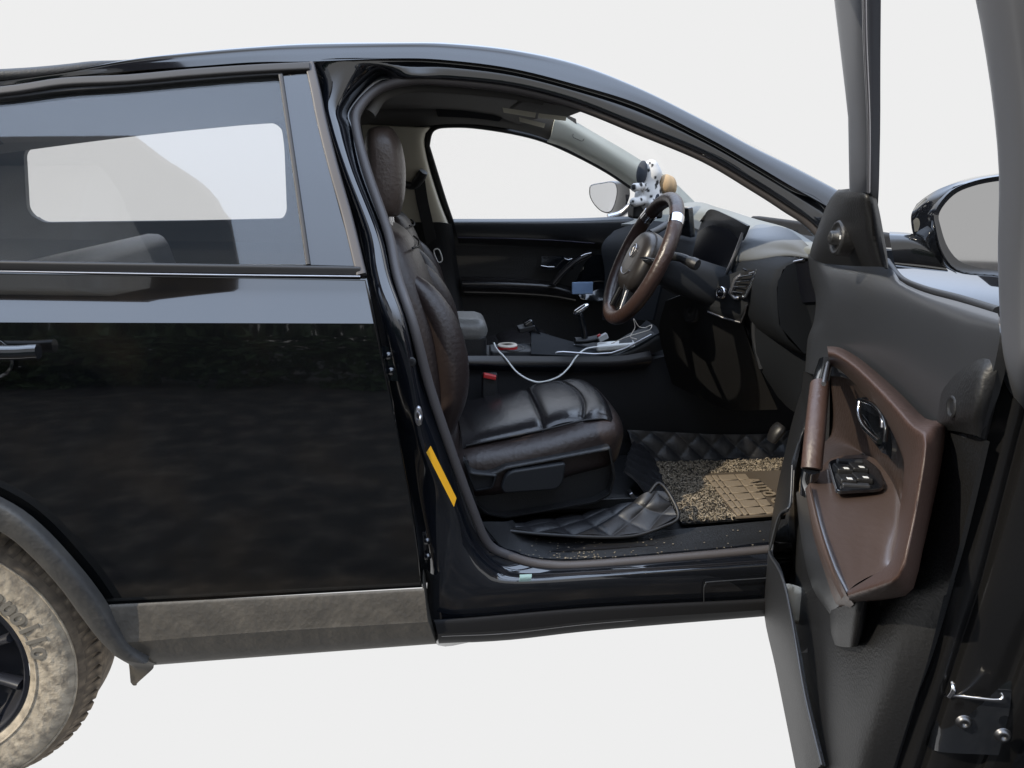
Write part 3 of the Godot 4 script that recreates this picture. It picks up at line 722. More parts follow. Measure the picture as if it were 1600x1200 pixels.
	for k in [[0.002, -.08], [-.004, -.01], [0.0, 0.0], [.02, .004], [.05, .002], [.06, -.012], [.058, -.04], [.08, -.045], [.082, -.09]]:
		var row := PackedVector3Array()
		for q in R0:
			row.append(q + Vector3(k[0], 0, k[1]))
		rrow.append(row)
	obj("rear_frame", patch(rrow, 3, 4, Vector3(1, 0, .5)), MT.frame_paint, d)
	var tf := M.new()
	tf.sweep(spl(PackedVector3Array([Li[-1] + Vector3(.01, -.02, -.005), Li[-1].lerp(R0[-1], .35) + Vector3(0, .05, 0), Li[-1].lerp(R0[-1], .75) + Vector3(0, .035, 0), R0[-1] + Vector3(.02, -.02, -.005)]), 6), rr(.03, .05, .008), Vector3(0, 0, 1))
	obj("top_frame", tf, MT.frame_paint, d)
	# corner cover with the mirror knob
	obj("corner_cover", patch([
		v3([-.0613,1.2945,.0599,.0843,1.3019,.0767,.241,1.3093,.0833,.5398,1.3383,.0934,.7131,1.3572,.1002,.6543,1.3479,.0766]),
		v3([.021,1.3247,.0731,.1913,1.3357,.0943,.3697,1.3496,.1067,.6119,1.3703,.1136,.7309,1.3799,.1127,.68,1.3735,.0883]),
		v3([.2232,1.388,.1004,.3657,1.3943,.1197,.517,1.4006,.1309,.6566,1.408,.1327,.747,1.4115,.1273,.7032,1.4069,.1036]),
		v3([.3826,1.4347,.1203,.4927,1.4366,.1359,.6141,1.4383,.1453,.6956,1.4399,.1451,.7582,1.44,.1384,.7225,1.4368,.1173]),
		v3([.4741,1.4553,.1289,.5636,1.4565,.1434,.6464,1.4567,.1495,.7178,1.4587,.1496,.7615,1.4599,.1457,.7328,1.4592,.1277]),
		v3([.5146,1.4626,.1318,.5841,1.4639,.1417,.6508,1.4662,.147,.7029,1.4681,.1472,.7405,1.4689,.1441,.7262,1.4686,.1322])], 4, 4, IN, .004), MT.plastic, d)
	var kb := M.new()
	kb.lathe(v2([0, .018, .008, .0185, .011, .016, .012, .006, .020, .005, .0225, .008, .026, .009, .029, .004, .030, -.014]), 28, Vector3(.5771,1.3872,.1339), Vector3(.15, .05, 1).normalized())
	obj("mirror_knob", kb, MT.plastic, d)
	var km := M.new()
	km.box(Vector3(.6816,1.3962,.1569), Vector3(.003, .006, .002), .0008)
	obj("knob_mark", km, MT.white, d)
	var bs := M.new()
	bs.tube(spl(v3([.5788,1.3517,.06,.6073,1.3447,.06,.6669,1.3334,.06,.7764,1.3337,.06,.9046,1.3406,.06,1.0149,1.3448,.06]), 5), .006, 8)
	obj("belt_seal", bs, MT.rubber_dark, d)
	# mirror
	var gp := v3([.27,1.4152,-.1095,.27,1.4479,-.13,.27,1.4646,-.1615,.27,1.4742,-.2047,.27,1.4766,-.2484,.27,1.4544,-.2717,.27,1.3593,-.2896,.27,1.3089,-.2754,.27,1.3076,-.2189,.27,1.3189,-.1655,.27,1.3469,-.135,.27,1.3873,-.1156])
	var hp := v3([.272,1.4176,-.0993,.272,1.4562,-.1225,.272,1.4741,-.1594,.272,1.4835,-.2025,.272,1.4871,-.2503,.272,1.4604,-.2808,.272,1.3536,-.3008,.272,1.2982,-.283,.272,1.2967,-.2198,.272,1.304,-.1577,.272,1.3383,-.124,.272,1.3873,-.1046])
	var gc := Vector3.ZERO
	for q in gp:
		gc += q / gp.size()
	var gm := M.new()
	var gs := spl(gp, 4, true)
	gm.cap(gs, Vector3(1, 0, -.06).normalized())
	obj("mirror_glass", gm, MT.mirror, d)
	var hs := spl(hp, 4, true)
	var sec := []
	for k in [[.0, .985], [.004, 1.0], [-.01, 1.035], [-.04, 1.04], [-.08, .94], [-.11, .7], [-.125, .35]]:
		var row := PackedVector3Array()
		for q in hs:
			row.append(gc + (q - gc) * k[1] + Vector3(k[0], 0, 0))
		sec.append(row)
	sec.push_front(gs)
	var hm := M.new()
	hm.grid(sec, true, Vector3.ZERO)
	obj("mirror_housing", hm, MT.paint, d)
	obj("turn_lamp", patch([v3([.2,1.4141,-.0839,.215,1.4249,-.0853,.235,1.4406,-.0914]), v3([.2,1.3951,-.0852,.22,1.4,-.0871,.24,1.4099,-.094]), v3([.2,1.3733,-.0904,.215,1.3757,-.0929,.235,1.381,-.0993])], 4, 4, Vector3(1, 0, 1), .004), MT.lens, d)
	obj("mirror_cap", patch([v3([.195,1.4279,-.0884,.22,1.4438,-.0968,.25,1.4605,-.112,.27,1.4764,-.1463]), v3([.19,1.4073,-.0828,.235,1.4257,-.0864,.262,1.439,-.1019,.272,1.4562,-.1225]), v3([.19,1.3855,-.0856,.23,1.3906,-.0925,.255,1.3923,-.0988,.27,1.3933,-.1056]), v3([.19,1.3674,-.0916,.22,1.3622,-.0992,.25,1.3484,-.1097,.27,1.338,-.12]), v3([.17,1.3608,-.102,.2,1.3376,-.1182,.23,1.3126,-.1363,.26,1.2963,-.1617])], 4, 4, Vector3(1, 0, 1)), MT.paint, d)
	obj("mirror_arm", patch([v3([.2,1.3727,-.0428,.2,1.3706,-.0798,.2,1.3633,-.1099]), v3([.225,1.3642,-.0372,.225,1.3635,-.0735,.225,1.3576,-.1079]), v3([.23,1.3327,-.0446,.23,1.3334,-.082,.235,1.3308,-.1251]), v3([.22,1.3098,-.055,.22,1.3067,-.0944,.23,1.3014,-.1522]), v3([.19,1.3014,-.0666,.19,1.2969,-.1044,.2,1.2928,-.1632])], 4, 4, Vector3(1, 0, 0)), MT.gloss, d)

# ---------------------------------------------------------------- cabin lining
func interior() -> void:
	var b := node("cabin", car)
	# roof lining
	var rows := []
	for k in 9:
		var t := k / 8.0
		var z := lerpf(-.34, -1.56, t)
		var y := 1.745 - .035 * pow(absf(t * 2 - 1), 2.5)
		var xf := .52 - .17 * pow(absf(t * 2 - 1), 2.0)
		rows.append(PackedVector3Array([Vector3(-2.0, y - .21, z), Vector3(-1.2, y - .10, z), Vector3(-.7, y - .045, z), Vector3(-.2, y, z), Vector3(.2, y - .005, z), Vector3(xf, y - .045, z)]))
	obj("roof_lining", patch(rows, 4, 3, Vector3(0, -1, 0), .012), MT.headliner, b)
	var hr := M.new()
	hr.tube(spl(v3([-.1213,1.6291,-.3478,-.0861,1.6762,-.3731,-.0146,1.6961,-.3851,.0733,1.6957,-.3861,.2186,1.6847,-.382,.316,1.6682,-.3742]), 5), .015, 8)
	obj("side_lining", hr, MT.headliner, b)
	# sun visor with two labels
	var vs := M.new()
	vs.box(Vector3.ZERO, Vector3(.17, .012, .36), .005)
	obj("sun_visor", vs, MT.headliner, b, Transform3D(Basis(Vector3(0, 0, 1), -.14), Vector3(.36, 1.668, -.62)))
	for q in [[v3([.2183,1.6555,-.46,.3147,1.6463,-.5,.3113,1.6331,-.5,.2216,1.6427,-.46]), 0], [v3([.3217,1.6447,-.5,.4049,1.6397,-.54,.4033,1.628,-.54,.3183,1.6332,-.5]), 0], [v3([.2921,1.6477,-.7,.377,1.6326,-.74,.3732,1.6197,-.74,.294,1.6351,-.7]), 0]]:
		var lb := M.new()
		var p: PackedVector3Array = q[0]
		lb.quadf(p[0], p[1], p[2], p[3], Vector3(0, 0, 1))
		obj("visor_label", lb, MT.label, b)
	# rear seat
	var bk := M.new()
	bk.box(Vector3.ZERO, Vector3(.17, .60, 1.3), .06, Basis(Vector3(0, 0, 1), .25))
	obj("rear_backrest", bk, MT.leather_rear, b, Transform3D(Basis.IDENTITY, Vector3(-1.03, .96, -.96)))
	var rc := M.new()
	rc.box(Vector3(-.72, .76, -.95), Vector3(.55, .18, 1.35), .06)
	obj("rear_cushion", rc, MT.leather_rear, b)
	# windscreen
	var ws := patch([v3([.3209,1.7588,-.36,.494,1.7115,-.36,.7281,1.6227,-.34,.9619,1.5101,-.31,1.148,1.4144,-.28]), PackedVector3Array([Vector3(.62, 1.765, -.93), Vector3(.75, 1.70, -.93), Vector3(1.0, 1.54, -.93), Vector3(1.25, 1.38, -.93), Vector3(1.5, 1.25, -.93)]), PackedVector3Array([Vector3(.45, 1.74, -1.52), Vector3(.6, 1.69, -1.54), Vector3(.85, 1.55, -1.58), Vector3(1.1, 1.40, -1.60), Vector3(1.35, 1.25, -1.62)])], 6, 8, Vector3(.5, 1, 0), .004)
	obj("windscreen", ws, MT.clear_glass, b)
	# wing seen past the mirror
	obj("front_wing", patch([PackedVector3Array([Vector3(1.0, 1.30, -.35), Vector3(1.5, 1.27, -.4), Vector3(2.3, 1.18, -.45)]), PackedVector3Array([Vector3(1.0, 1.255, -.12), Vector3(1.5, 1.235, -.14), Vector3(2.3, 1.12, -.2)]), PackedVector3Array([Vector3(1.0, 1.17, .02), Vector3(1.5, 1.15, .02), Vector3(2.3, 1.02, -.05)]), PackedVector3Array([Vector3(1.0, .95, .035), Vector3(1.5, .95, .03), Vector3(2.3, .85, -.05)])], 8, 5, Vector3(0, 1, 1)), MT.paint, b)
	obj("bonnet", patch([PackedVector3Array([Vector3(1.45, 1.25, -.35), Vector3(1.5, 1.29, -.93), Vector3(1.45, 1.25, -1.5)]), PackedVector3Array([Vector3(2.3, 1.16, -.4), Vector3(2.35, 1.2, -.93), Vector3(2.3, 1.16, -1.45)])], 6, 5, Vector3(0, 1, 0), .01), MT.paint, b)

# ---------------------------------------------------------------- far side of the cabin
func far_side() -> void:
	var b := node("passenger_side", car)
	var hole := v2([.0287,1.6011,.04,1.6421,.0633,1.6636,.1118,1.6709,.214,1.6691,.3698,1.6484,.5033,1.6175,.6427,1.5631,.7888,1.4938,.8968,1.4299,1.0095,1.3581,1.0508,1.3241,1.0377,1.3013,.9628,1.296,.7902,1.2856,.1429,1.2811,.1207,1.3009,.0938,1.3833,.0579,1.5014])
	var hole2 := v2([-1.5478,1.5701,-1.4917,1.5937,-1.368,1.6103,-1.1229,1.6368,-.8782,1.6586,-.572,1.6787,-.5438,1.6581,-.5456,1.5872,-.5753,1.3321,-.5963,1.2996,-.9685,1.2931,-1.5851,1.2889,-1.6226,1.3373])
	var outer := PackedVector2Array([Vector2(-2.1, .5), Vector2(1.55, .5), Vector2(1.55, 1.24)])
	outer.append_array(v2([1.4158,1.2583,1.1921,1.3461,1.0519,1.435,.8067,1.5559,.6317,1.6521,.5192,1.7201,.2624,1.7457,-.2335,1.7465,-1.0974,1.718,-2.1354,1.6718]))
	obj("passenger_door", panel(outer, 2, .04, .03, .004, [hole, rnd(hole2, .035, 5)]), MT.plastic, b)
	var pane := v2([.0185,1.6016,.03,1.6475,.0612,1.6714,.1123,1.6788,.2148,1.677,.371,1.6564,.5049,1.6254,.6447,1.5711,.7912,1.5017,.8995,1.4377,1.0124,1.3659,1.0625,1.3176,1.044,1.2918,.9686,1.2865,.7949,1.276,.1436,1.2716,.1157,1.2973,.0833,1.3829,.0476,1.5015])
	obj("window_pane", panel(pane, 2, .02, .004, .001), MT.clear_glass, b)
	var pane2 := v2([-1.5642,1.5705,-1.4995,1.6034,-1.3708,1.6202,-1.1251,1.6467,-.8798,1.6686,-.5729,1.6887,-.5356,1.6635,-.5381,1.5877,-.5681,1.3259,-.5954,1.2876,-.9755,1.2812,-1.5963,1.2772,-1.6419,1.3314])
	obj("window_pane", panel(pane2, 2, .02, .004, .001), MT.clear_glass, b)
	# beige pillar lining
	obj("centre_pillar_lining", patch([v3([-.2262,1.6698,-1.5322,-.218,1.5631,-1.5872,-.1963,1.4115,-1.6596,-.1655,1.2766,-1.7225]), v3([-.1381,1.6635,-1.4944,-.1298,1.5624,-1.5464,-.1078,1.4123,-1.6182,-.0828,1.2787,-1.6806]), v3([-.0397,1.6589,-1.4856,-.0438,1.5623,-1.5353,-.0186,1.4123,-1.6072,.0198,1.2731,-1.6719]), v3([.0197,1.6574,-1.4956,.0012,1.6223,-1.5141,.0113,1.5383,-1.5567,.0546,1.3857,-1.6288,.0935,1.2775,-1.679]), v3([.0402,1.6601,-1.5439,.0164,1.6244,-1.5628,.0269,1.5341,-1.6086,.0716,1.3787,-1.6819,.1115,1.2741,-1.7304])], 4, 5, Vector3(0, 0, 1), .006), MT.beige, b)
	obj("pillar_lower", patch([v3([-.1633,1.2895,-1.6864,-.1622,1.0797,-1.7662,-.1624,.7337,-1.7615]), v3([-.0553,1.2849,-1.6623,-.0496,1.0812,-1.7411,-.047,.7362,-1.7367]), v3([.0796,1.2841,-1.6611,.1048,1.0791,-1.741,.1405,.7315,-1.7367]), v3([.125,1.2747,-1.72,.1525,1.0718,-1.7962,.193,.7182,-1.7912])], 4, 5, Vector3(0, 0, 1), .006), MT.plastic, b)
	var ws := M.new()
	ws.tube(spl(v3([.0285,1.5936,-1.5935,.0399,1.6419,-1.5684,.0632,1.6633,-1.5568,.1116,1.6706,-1.5522,.2136,1.6688,-1.5518,.3692,1.6482,-1.5608,.5025,1.6173,-1.5752,.6417,1.563,-1.6013,.7877,1.4938,-1.6341,.8955,1.43,-1.6633]), 4), .010, 8)
	ws.tube(spl(v3([.0285,1.5936,-1.5935,.0578,1.4963,-1.6418,.0936,1.3781,-1.6969,.1232,1.29,-1.7378]), 4), .010, 8)
	obj("window_seal", ws, MT.rubber_dark, b)
	var w2 := M.new()
	w2.tube(spl(v3([.0065,1.6311,-1.5495,.0166,1.5389,-1.5963,.0607,1.3844,-1.6693,.1029,1.2776,-1.7189]), 4), .006, 8)
	obj("door_seal", w2, MT.seal, b)
	# header lining and grab handle over the window
	obj("header_lining", patch([v3([-2.0993,1.6642,-1.5296,-1.0791,1.7096,-1.4922,-.2295,1.7397,-1.4628,-.0361,1.7477,-1.4551,.2572,1.7544,-1.4468,.5608,1.714,-1.4662,.6145,1.6937,-1.4773]), v3([-2.1147,1.6246,-1.54,-1.0855,1.6783,-1.4991,-.2325,1.7014,-1.475,-.0377,1.7071,-1.4689,.2585,1.7,-1.4687,.4622,1.669,-1.4833,.6341,1.6273,-1.5033]), v3([-2.1753,1.5632,-1.6114,-1.5941,1.5923,-1.5897,-1.1113,1.64,-1.5593,-.5544,1.6793,-1.5315,-.2388,1.6674,-1.5337,-.0402,1.6638,-1.5329,.1108,1.6739,-1.5254,.2628,1.6701,-1.5255,.4712,1.6331,-1.5424,.722,1.5298,-1.5921])], 5, 4, Vector3(0, -.3, 1), .006), MT.headliner, b)
	obj("grab_recess", patch([v3([.0606,1.7297,-1.4494,.183,1.7328,-1.4457,.2572,1.7222,-1.4509,.3207,1.6955,-1.4654]), v3([.0699,1.6985,-1.4673,.1836,1.6947,-1.4678,.2585,1.6883,-1.4704,.3089,1.6817,-1.4734])], 5, 4, Vector3(0, -.2, 1), .004), MT.plastic, b)
	# windscreen pillar lining
	obj("windscreen_pillar_lining", patch([v3([.5402,1.7162,-1.4653,.5803,1.7004,-1.4739,.6993,1.6424,-1.5045,.8282,1.5797,-1.5354,.9327,1.5246,-1.562,1.0565,1.4572,-1.5936,1.1401,1.3954,-1.6215,1.2277,1.3261,-1.653]), v3([.5254,1.6827,-1.4648,.576,1.6644,-1.4743,.6868,1.6079,-1.5027,.8165,1.5394,-1.5361,.9211,1.4835,-1.5625,1.0459,1.4097,-1.596,1.1292,1.3497,-1.6231,1.2158,1.2849,-1.6524]), v3([.5177,1.6245,-1.5063,.5843,1.6079,-1.514,.6765,1.5642,-1.5353,.797,1.5091,-1.5614,.9186,1.4364,-1.5951,1.0438,1.3661,-1.6264,1.1176,1.3131,-1.6503,1.195,1.2645,-1.6722]), v3([.5125,1.6091,-1.5543,.5805,1.5897,-1.5634,.6707,1.55,-1.5826,.7814,1.4964,-1.6079,.9037,1.425,-1.6405,1.0312,1.348,-1.675,1.1139,1.2968,-1.698,1.1827,1.2502,-1.7191])], 4, 5, Vector3(-.3, 0, 1), .006), MT.pale, b)
	var ab := M.new()
	ab.sweep(spl(lift(rnd(v2([0, 0, .05, 0, .05, .045, 0, .045]), .01), 0), 1), rr(.0016, .0016, .0005), Vector3(0, 0, 1), true)
	obj("airbag_mark", ab, MT.plastic, b, frame(Vector3(.6024,1.6265,-1.4871), Vector3(.6515,1.6075,-1.4963) - Vector3(.6024,1.6265,-1.4871), Vector3.UP))
	# seat belt
	var sb := M.new()
	sb.sweep(spl(v3([-.0093,1.4561,-1.5616,.0011,1.3739,-1.5999,.0198,1.2803,-1.6436,.0392,1.1662,-1.7165,.0594,1.0821,-1.721]), 5), rr(.048, .003, .001), Vector3(0, 0, 1))
	obj("seat_belt", sb, MT.belt, b)
	var sa := M.new()
	sa.tube(spl(v3([-.0689,1.4437,-1.5632,-.0356,1.4386,-1.5652,-.009,1.4637,-1.5531,.0099,1.4936,-1.5386]), 4), PackedFloat32Array([.014, .015, .016, .016, .017, .018, .02, .02, .02, .021, .021, .02, .018]), 10)
	obj("belt_anchor", sa, MT.plastic, b)
	var tg := v3([.0444,1.162,-1.7018,.0667,1.1673,-1.7014,.0795,1.1227,-1.7047,.0599,1.1146,-1.705])
	var bt := M.new()
	bt.tube(spl(tg, 4, true), .0035, 6, true, false)
	obj("belt_tongue", bt, MT.white, b)
	# door trim: pad, stripe, handles and pocket
	obj("door_top_pad", patch([v3([.131,1.2964,-1.7197,.3871,1.2949,-1.7175,.6698,1.296,-1.7136,.956,1.3029,-1.707,1.135,1.2818,-1.7148]), v3([.1349,1.2766,-1.689,.3836,1.2749,-1.6868,.6645,1.2731,-1.6844,.9504,1.2712,-1.682,1.128,1.2527,-1.6885]), v3([.1464,1.2251,-1.7232,.3879,1.2174,-1.7242,.6747,1.2032,-1.7283,.8523,1.1837,-1.7385,1.1569,1.1502,-1.7575]), v3([.1543,1.1862,-1.7895,.396,1.1719,-1.7956,.69,1.1569,-1.801,.8693,1.1433,-1.8017,1.1741,1.1162,-1.8033])], 4, 4, Vector3(0, .2, 1), .006), MT.grey_plastic, b)
	var dl := M.new()
	dl.tube(spl(v3([.1523,1.216,-1.7335,.3322,1.2116,-1.7335,.5609,1.2008,-1.7367,.7601,1.1841,-1.7449]), 4), .004, 6)
	obj("trim_line", dl, MT.blue_trim, b)
	obj("door_armrest", patch([v3([.1643,1.0345,-1.8168,.3984,1.0251,-1.8169,.5767,1.0048,-1.817,.6973,.9732,-1.817]), v3([.1668,1.0193,-1.757,.3916,1.01,-1.757,.567,.9957,-1.757,.6858,.9586,-1.7569]), v3([.1723,.9717,-1.7669,.3927,.9622,-1.7669,.5692,.9474,-1.7668,.6886,.9217,-1.7666]), v3([.1803,.9465,-1.8167,.3984,.9367,-1.8167,.5777,.9216,-1.8166,.6988,.9014,-1.8164])], 4, 4, Vector3(0, .3, 1), .006), MT.leather_dark, b)
	var gh := M.new()
	gh.tube(spl(v3([.5736,1.0084,-1.727,.6192,1.0596,-1.7262,.6762,1.1075,-1.7247,.7388,1.1411,-1.7221]), 5), .022, 10, false, true, .7)
	obj("grab_handle", gh, MT.leather_dark, b)
	for q in [v3([.6944,1.1322,-1.7029,.7143,1.1405,-1.7022,.7401,1.1459,-1.7017]), v3([.5234,1.0848,-1.7656,.5556,1.0786,-1.7658,.5849,1.0782,-1.7658]), v3([.6309,1.1152,-1.7643,.6487,1.1092,-1.7646,.6661,1.1148,-1.7643])]:
		var gt := M.new()
		gt.tube(q, .003, 6)
		obj("handle_trim", gt, MT.chrome, b)
	obj("release_bezel", patch([v3([.5278,1.1264,-1.7787,.5981,1.1256,-1.7787,.6748,1.1189,-1.779]), v3([.5288,1.0685,-1.781,.5995,1.0647,-1.7811,.6763,1.0636,-1.7811])], 4, 4, Vector3(0, 0, 1), .004), MT.gloss, b)
	obj("door_pocket", patch([v3([.6866,1.0099,-1.7669,.7569,1.1253,-1.7634,.8612,1.1124,-1.7641,.9065,1.1002,-1.7648]), v3([.6726,.9617,-1.7969,.7676,1.0045,-1.797,.8581,1.0031,-1.7969,.9036,1.0024,-1.7969]), v3([.6712,.9471,-1.7568,.7612,.9219,-1.7567,.836,.9265,-1.7567,.8956,.9432,-1.7568])], 4, 4, Vector3(0, 0, 1), .004), MT.gloss, b)
	# the passenger side's mirror outside
	var mh := M.new()
	var gp := spl(v3([.7866,1.413,-1.98,.7953,1.4305,-1.98,.841,1.4391,-1.98,.8869,1.4449,-1.98,.909,1.4303,-1.98,.9137,1.3863,-1.98,.8972,1.3273,-1.98,.8761,1.3096,-1.98,.8449,1.3157,-1.98,.8132,1.3425,-1.98,.7907,1.3779,-1.98]), 3, true)
	var gc := Vector3.ZERO
	for q in gp:
		gc += q / gp.size()
	var sec := []
	for k in [[0.0, 1.0, 0.003], [.0, 1.07, .003], [.012, 1.12, -.02], [.05, 1.1, -.05], [.09, .85, -.06], [.12, .4, -.06]]:
		var row := PackedVector3Array()
		for q in gp:
			row.append(gc + (q - gc) * k[1] + Vector3(k[0], 0, k[2]))
		sec.append(row)
	mh.grid(sec, true, Vector3.ZERO)
	obj("mirror_housing", mh, MT.paint, b)
	var mg := M.new()
	for q in gp.size():
		gp[q] += Vector3(0, 0, .003)
	mg.cap(gp, Vector3(0, 0, 1))
	obj("mirror_glass", mg, MT.mirror_grey, b)
	var ma := M.new()
	ma.tube(spl(v3([.9625,1.3391,-1.9,.9233,1.3034,-1.92,.8627,1.2862,-1.92]), 4), .018, 8)
	obj("mirror_arm", ma, MT.satin, b)

# ---------------------------------------------------------------- seats
func seat(z: float, dx: float) -> Node3D:
	var s := node("front_seat", car, Transform3D(Basis.IDENTITY, Vector3(dx, 0, z)))
	var secs := []
	for q in [[.74, .10, .10, .235], [.80, .085, .17, .255], [.9, .08, .18, .262], [1.0, .075, .18, .262], [1.1, .058, .175, .256], [1.2, .025, .165, .24], [1.29, -.01, .15, .212], [1.345, -.04, .12, .18], [1.37, -.075, .08, .14], [1.38, -.09, .04, .1]]:
		secs.append(sup(Vector3(q[1] - q[2] * .5, q[0], 0), Vector3(q[2] * .5, -.02, 0), Vector3(0, 0, q[3]), 3.0))
	obj("backrest", loft(secs, 4), MT.leather, s)
	for q in [-1.0, 1.0]:
		var bm := M.new()
		bm.tube(spl(PackedVector3Array([Vector3(.04, .82, q * .212), Vector3(.065, .95, q * .218), Vector3(.05, 1.08, q * .21), Vector3(.01, 1.17, q * .198), Vector3(-.05, 1.24, q * .185)]), 5), PackedFloat32Array([.035, .04, .045, .05, .053, .055, .057, .058, .058, .057, .056, .054, .052, .05, .047, .044, .04, .036, .03, .024, .016]), 12, false, true, .8)
		obj("side_bolster", bm, MT.leather, s)
	var pp := M.new()
	pp.tube(spl(PackedVector3Array([Vector3(-.028, 1.305, -.19), Vector3(-.014, 1.30, -.1), Vector3(-.012, 1.30, 0), Vector3(-.014, 1.30, .1), Vector3(-.028, 1.305, .19)]), 4), .003, 6)
	obj("seam", pp, MT.dark, s)
	var hs := []
	for q in [[1.375, -.07, .05, .06], [1.385, -.06, .085, .11], [1.43, -.047, .105, .128], [1.5, -.042, .105, .13], [1.56, -.05, .095, .125], [1.595, -.066, .07, .105], [1.605, -.078, .04, .07]]:
		hs.append(sup(Vector3(q[1] - q[2] * .5, q[0], 0), Vector3(q[2] * .5, 0, 0), Vector3(0, 0, q[3]), 3.2))
	obj("headrest", loft(hs, 4), MT.leather_tan, s)
	for q in [-.06, .06]:
		var hp := M.new()
		hp.tube(PackedVector3Array([Vector3(-.085, 1.33, q), Vector3(-.09, 1.40, q)]), .007, 8)
		obj("headrest_post", hp, MT.chrome, s)
	# cushion: dark insert over brown sides
	var cs := []
	for q in [[.04, .74, .12, .2], [.08, .775, .17, .238], [.2, .795, .19, .246], [.32, .82, .19, .248], [.42, .845, .19, .246], [.49, .845, .18, .236], [.525, .825, .15, .215], [.54, .79, .09, .17]]:
		var top := sup(Vector3(q[0], q[1] - q[2] * .5, 0), Vector3(0, 0, q[3]), Vector3(.015, q[2] * .5, 0), 3.4)
		cs.append(top)
	var cu := loft(cs, 5)
	obj("cushion", cu, MT.leather, s)
	var bow := [[-.198, -.012], [-.18, .001], [-.14, .009], [-.07, .013], [0.0, .014], [.07, .013], [.14, .009], [.18, .001], [.198, -.012]]
	var ins := []
	for q in bow:
		var row := PackedVector3Array()
		for e in [[.09, .772, 0.0], [.12, .780, .002], [.2, .794, .004], [.27, .808, .004], [.305, .815, .002], [.318, .812, -.006]]:
			row.append(Vector3(e[0], e[1] + q[1] + e[2], q[0]))
		ins.append(row)
	obj("cushion_insert", patch(ins, 4, 4, Vector3(0, 1, 0)), MT.leather_dark, s)
	ins = []
	for q in bow:
		var c: float = .035 * (1.0 - pow(absf(q[0]) / .2, 2.0))
		var row := PackedVector3Array()
		for e in [[.312, .808, 0.0], [.322, .818, 0.0], [.35, .830, 0.0], [.385, .837, .5], [.41, .836, 1.0], [.424, .828, 1.0]]:
			row.append(Vector3(e[0] + c * e[2], e[1] + q[1] + .003, q[0]))
		ins.append(row)
	obj("cushion_insert", patch(ins, 4, 4, Vector3(0, 1, 0)), MT.leather_dark, s)
	ins = []
	for q in bow:
		var c: float = .035 * (1.0 - pow(absf(q[0]) / .2, 2.0))
		var row := PackedVector3Array()
		for e in [[.418, .828, 1.0], [.428, .840, 1.0], [.455, .846, .9], [.485, .843, .7], [.505, .830, .6], [.515, .812, .5]]:
			row.append(Vector3(e[0] + c * e[2] * .9, e[1] + q[1] * .8, q[0] * 1.02))
		ins.append(row)
	obj("cushion_front", patch(ins, 4, 4, Vector3(0, 1, 0)), MT.leather_dark, s)
	var pe := M.new()
	pe.tube(spl(PackedVector3Array([Vector3(.10, .770, .20), Vector3(.2, .790, .206), Vector3(.32, .812, .208), Vector3(.42, .832, .206), Vector3(.49, .832, .195), Vector3(.525, .815, .15), Vector3(.538, .806, .0), Vector3(.525, .815, -.15), Vector3(.49, .832, -.195), Vector3(.42, .832, -.206)]), 5), .0028, 6)
	obj("piping", pe, MT.dark, s)
	return s

func seats() -> void:
	var s := seat(-.5, 0.0)
	s.set_meta("label", "driver's seat of brown and black leather")
	var p := s.duplicate()
	p.name = "front_seat_001"
	car.add_child(p)
	p.position = Vector3(-.02, 0, -1.36)
	p.set_meta("label", "passenger seat beyond the centre armrest")
	# plastic side cover of the driver's seat
	var cv := v2([.0932,.7597,.1029,.7248,.1352,.7123,.1696,.7163,.2006,.7314,.3217,.7498,.4875,.7758,.5049,.6878,.4926,.6317,.4484,.6092,.3238,.5927,.2003,.5764,.1478,.5906,.1169,.6224,.1005,.679])
	obj("seat_side_cover", panel(rnd(cv, .01), 0, 0.0, .05, .008), MT.plastic, s, Transform3D(Basis.IDENTITY, Vector3(0, 0, -.232 + .5)))
	var lv := v2([.1993,.7087,.2165,.7208,.3633,.738,.3556,.6792,.3384,.6615,.1957,.6573,.1871,.6725])
	obj("height_lever", panel(rnd(lv, .012), 0, 0.0, .02, .006), MT.lever, s, Transform3D(Basis.IDENTITY, Vector3(0, 0, -.222 + .5)))
	var rc := v2([.0861,.7627,.0978,.7514,.1075,.7219,.1792,.7113,.1652,.6696,.117,.6627,.1021,.7002])
	obj("recline_lever", panel(rnd(rc, .008), 0, 0.0, .02, .006), MT.lever, s, Transform3D(Basis.IDENTITY, Vector3(0, 0, -.226 + .5)))
	var rl := M.new()
	rl.box(Vector3.ZERO, Vector3(.5, .03, .03), .004)
	obj("seat_rail", rl, MT.plastic, s, Transform3D(Basis.IDENTITY, Vector3(.34, .585, .2)))
	var rb := M.new()
	rb.box(Vector3.ZERO, Vector3(.012, .03, .03), .003)
	obj("seat_rail_bracket", rb, MT.satin, s, Transform3D(Basis(Vector3(0, 0, 1), .5), Vector3(.57, .60, .2)))
	var ub := M.new()
	ub.box(Vector3(.27, .62, 0), Vector3(.46, .14, .40), .02)
	obj("seat_base", ub, MT.dark, s)
	# buckle
	var bk := M.new()
	bk.box(Vector3.ZERO, Vector3(.05, .10, .03), .006)
	obj("buckle", bk, MT.plastic, s, Transform3D(Basis.IDENTITY, Vector3(.2,.814,-.72) + Vector3(0, 0, .5)))
	var br := M.new()
	br.box(Vector3.ZERO, Vector3(.042, .014, .022), .003)
	obj("buckle_button", br, MT.red, s, Transform3D(Basis(Vector3(0, 0, 1), -.25), Vector3(.1987,.8581,-.7) + Vector3(0, 0, .5)))

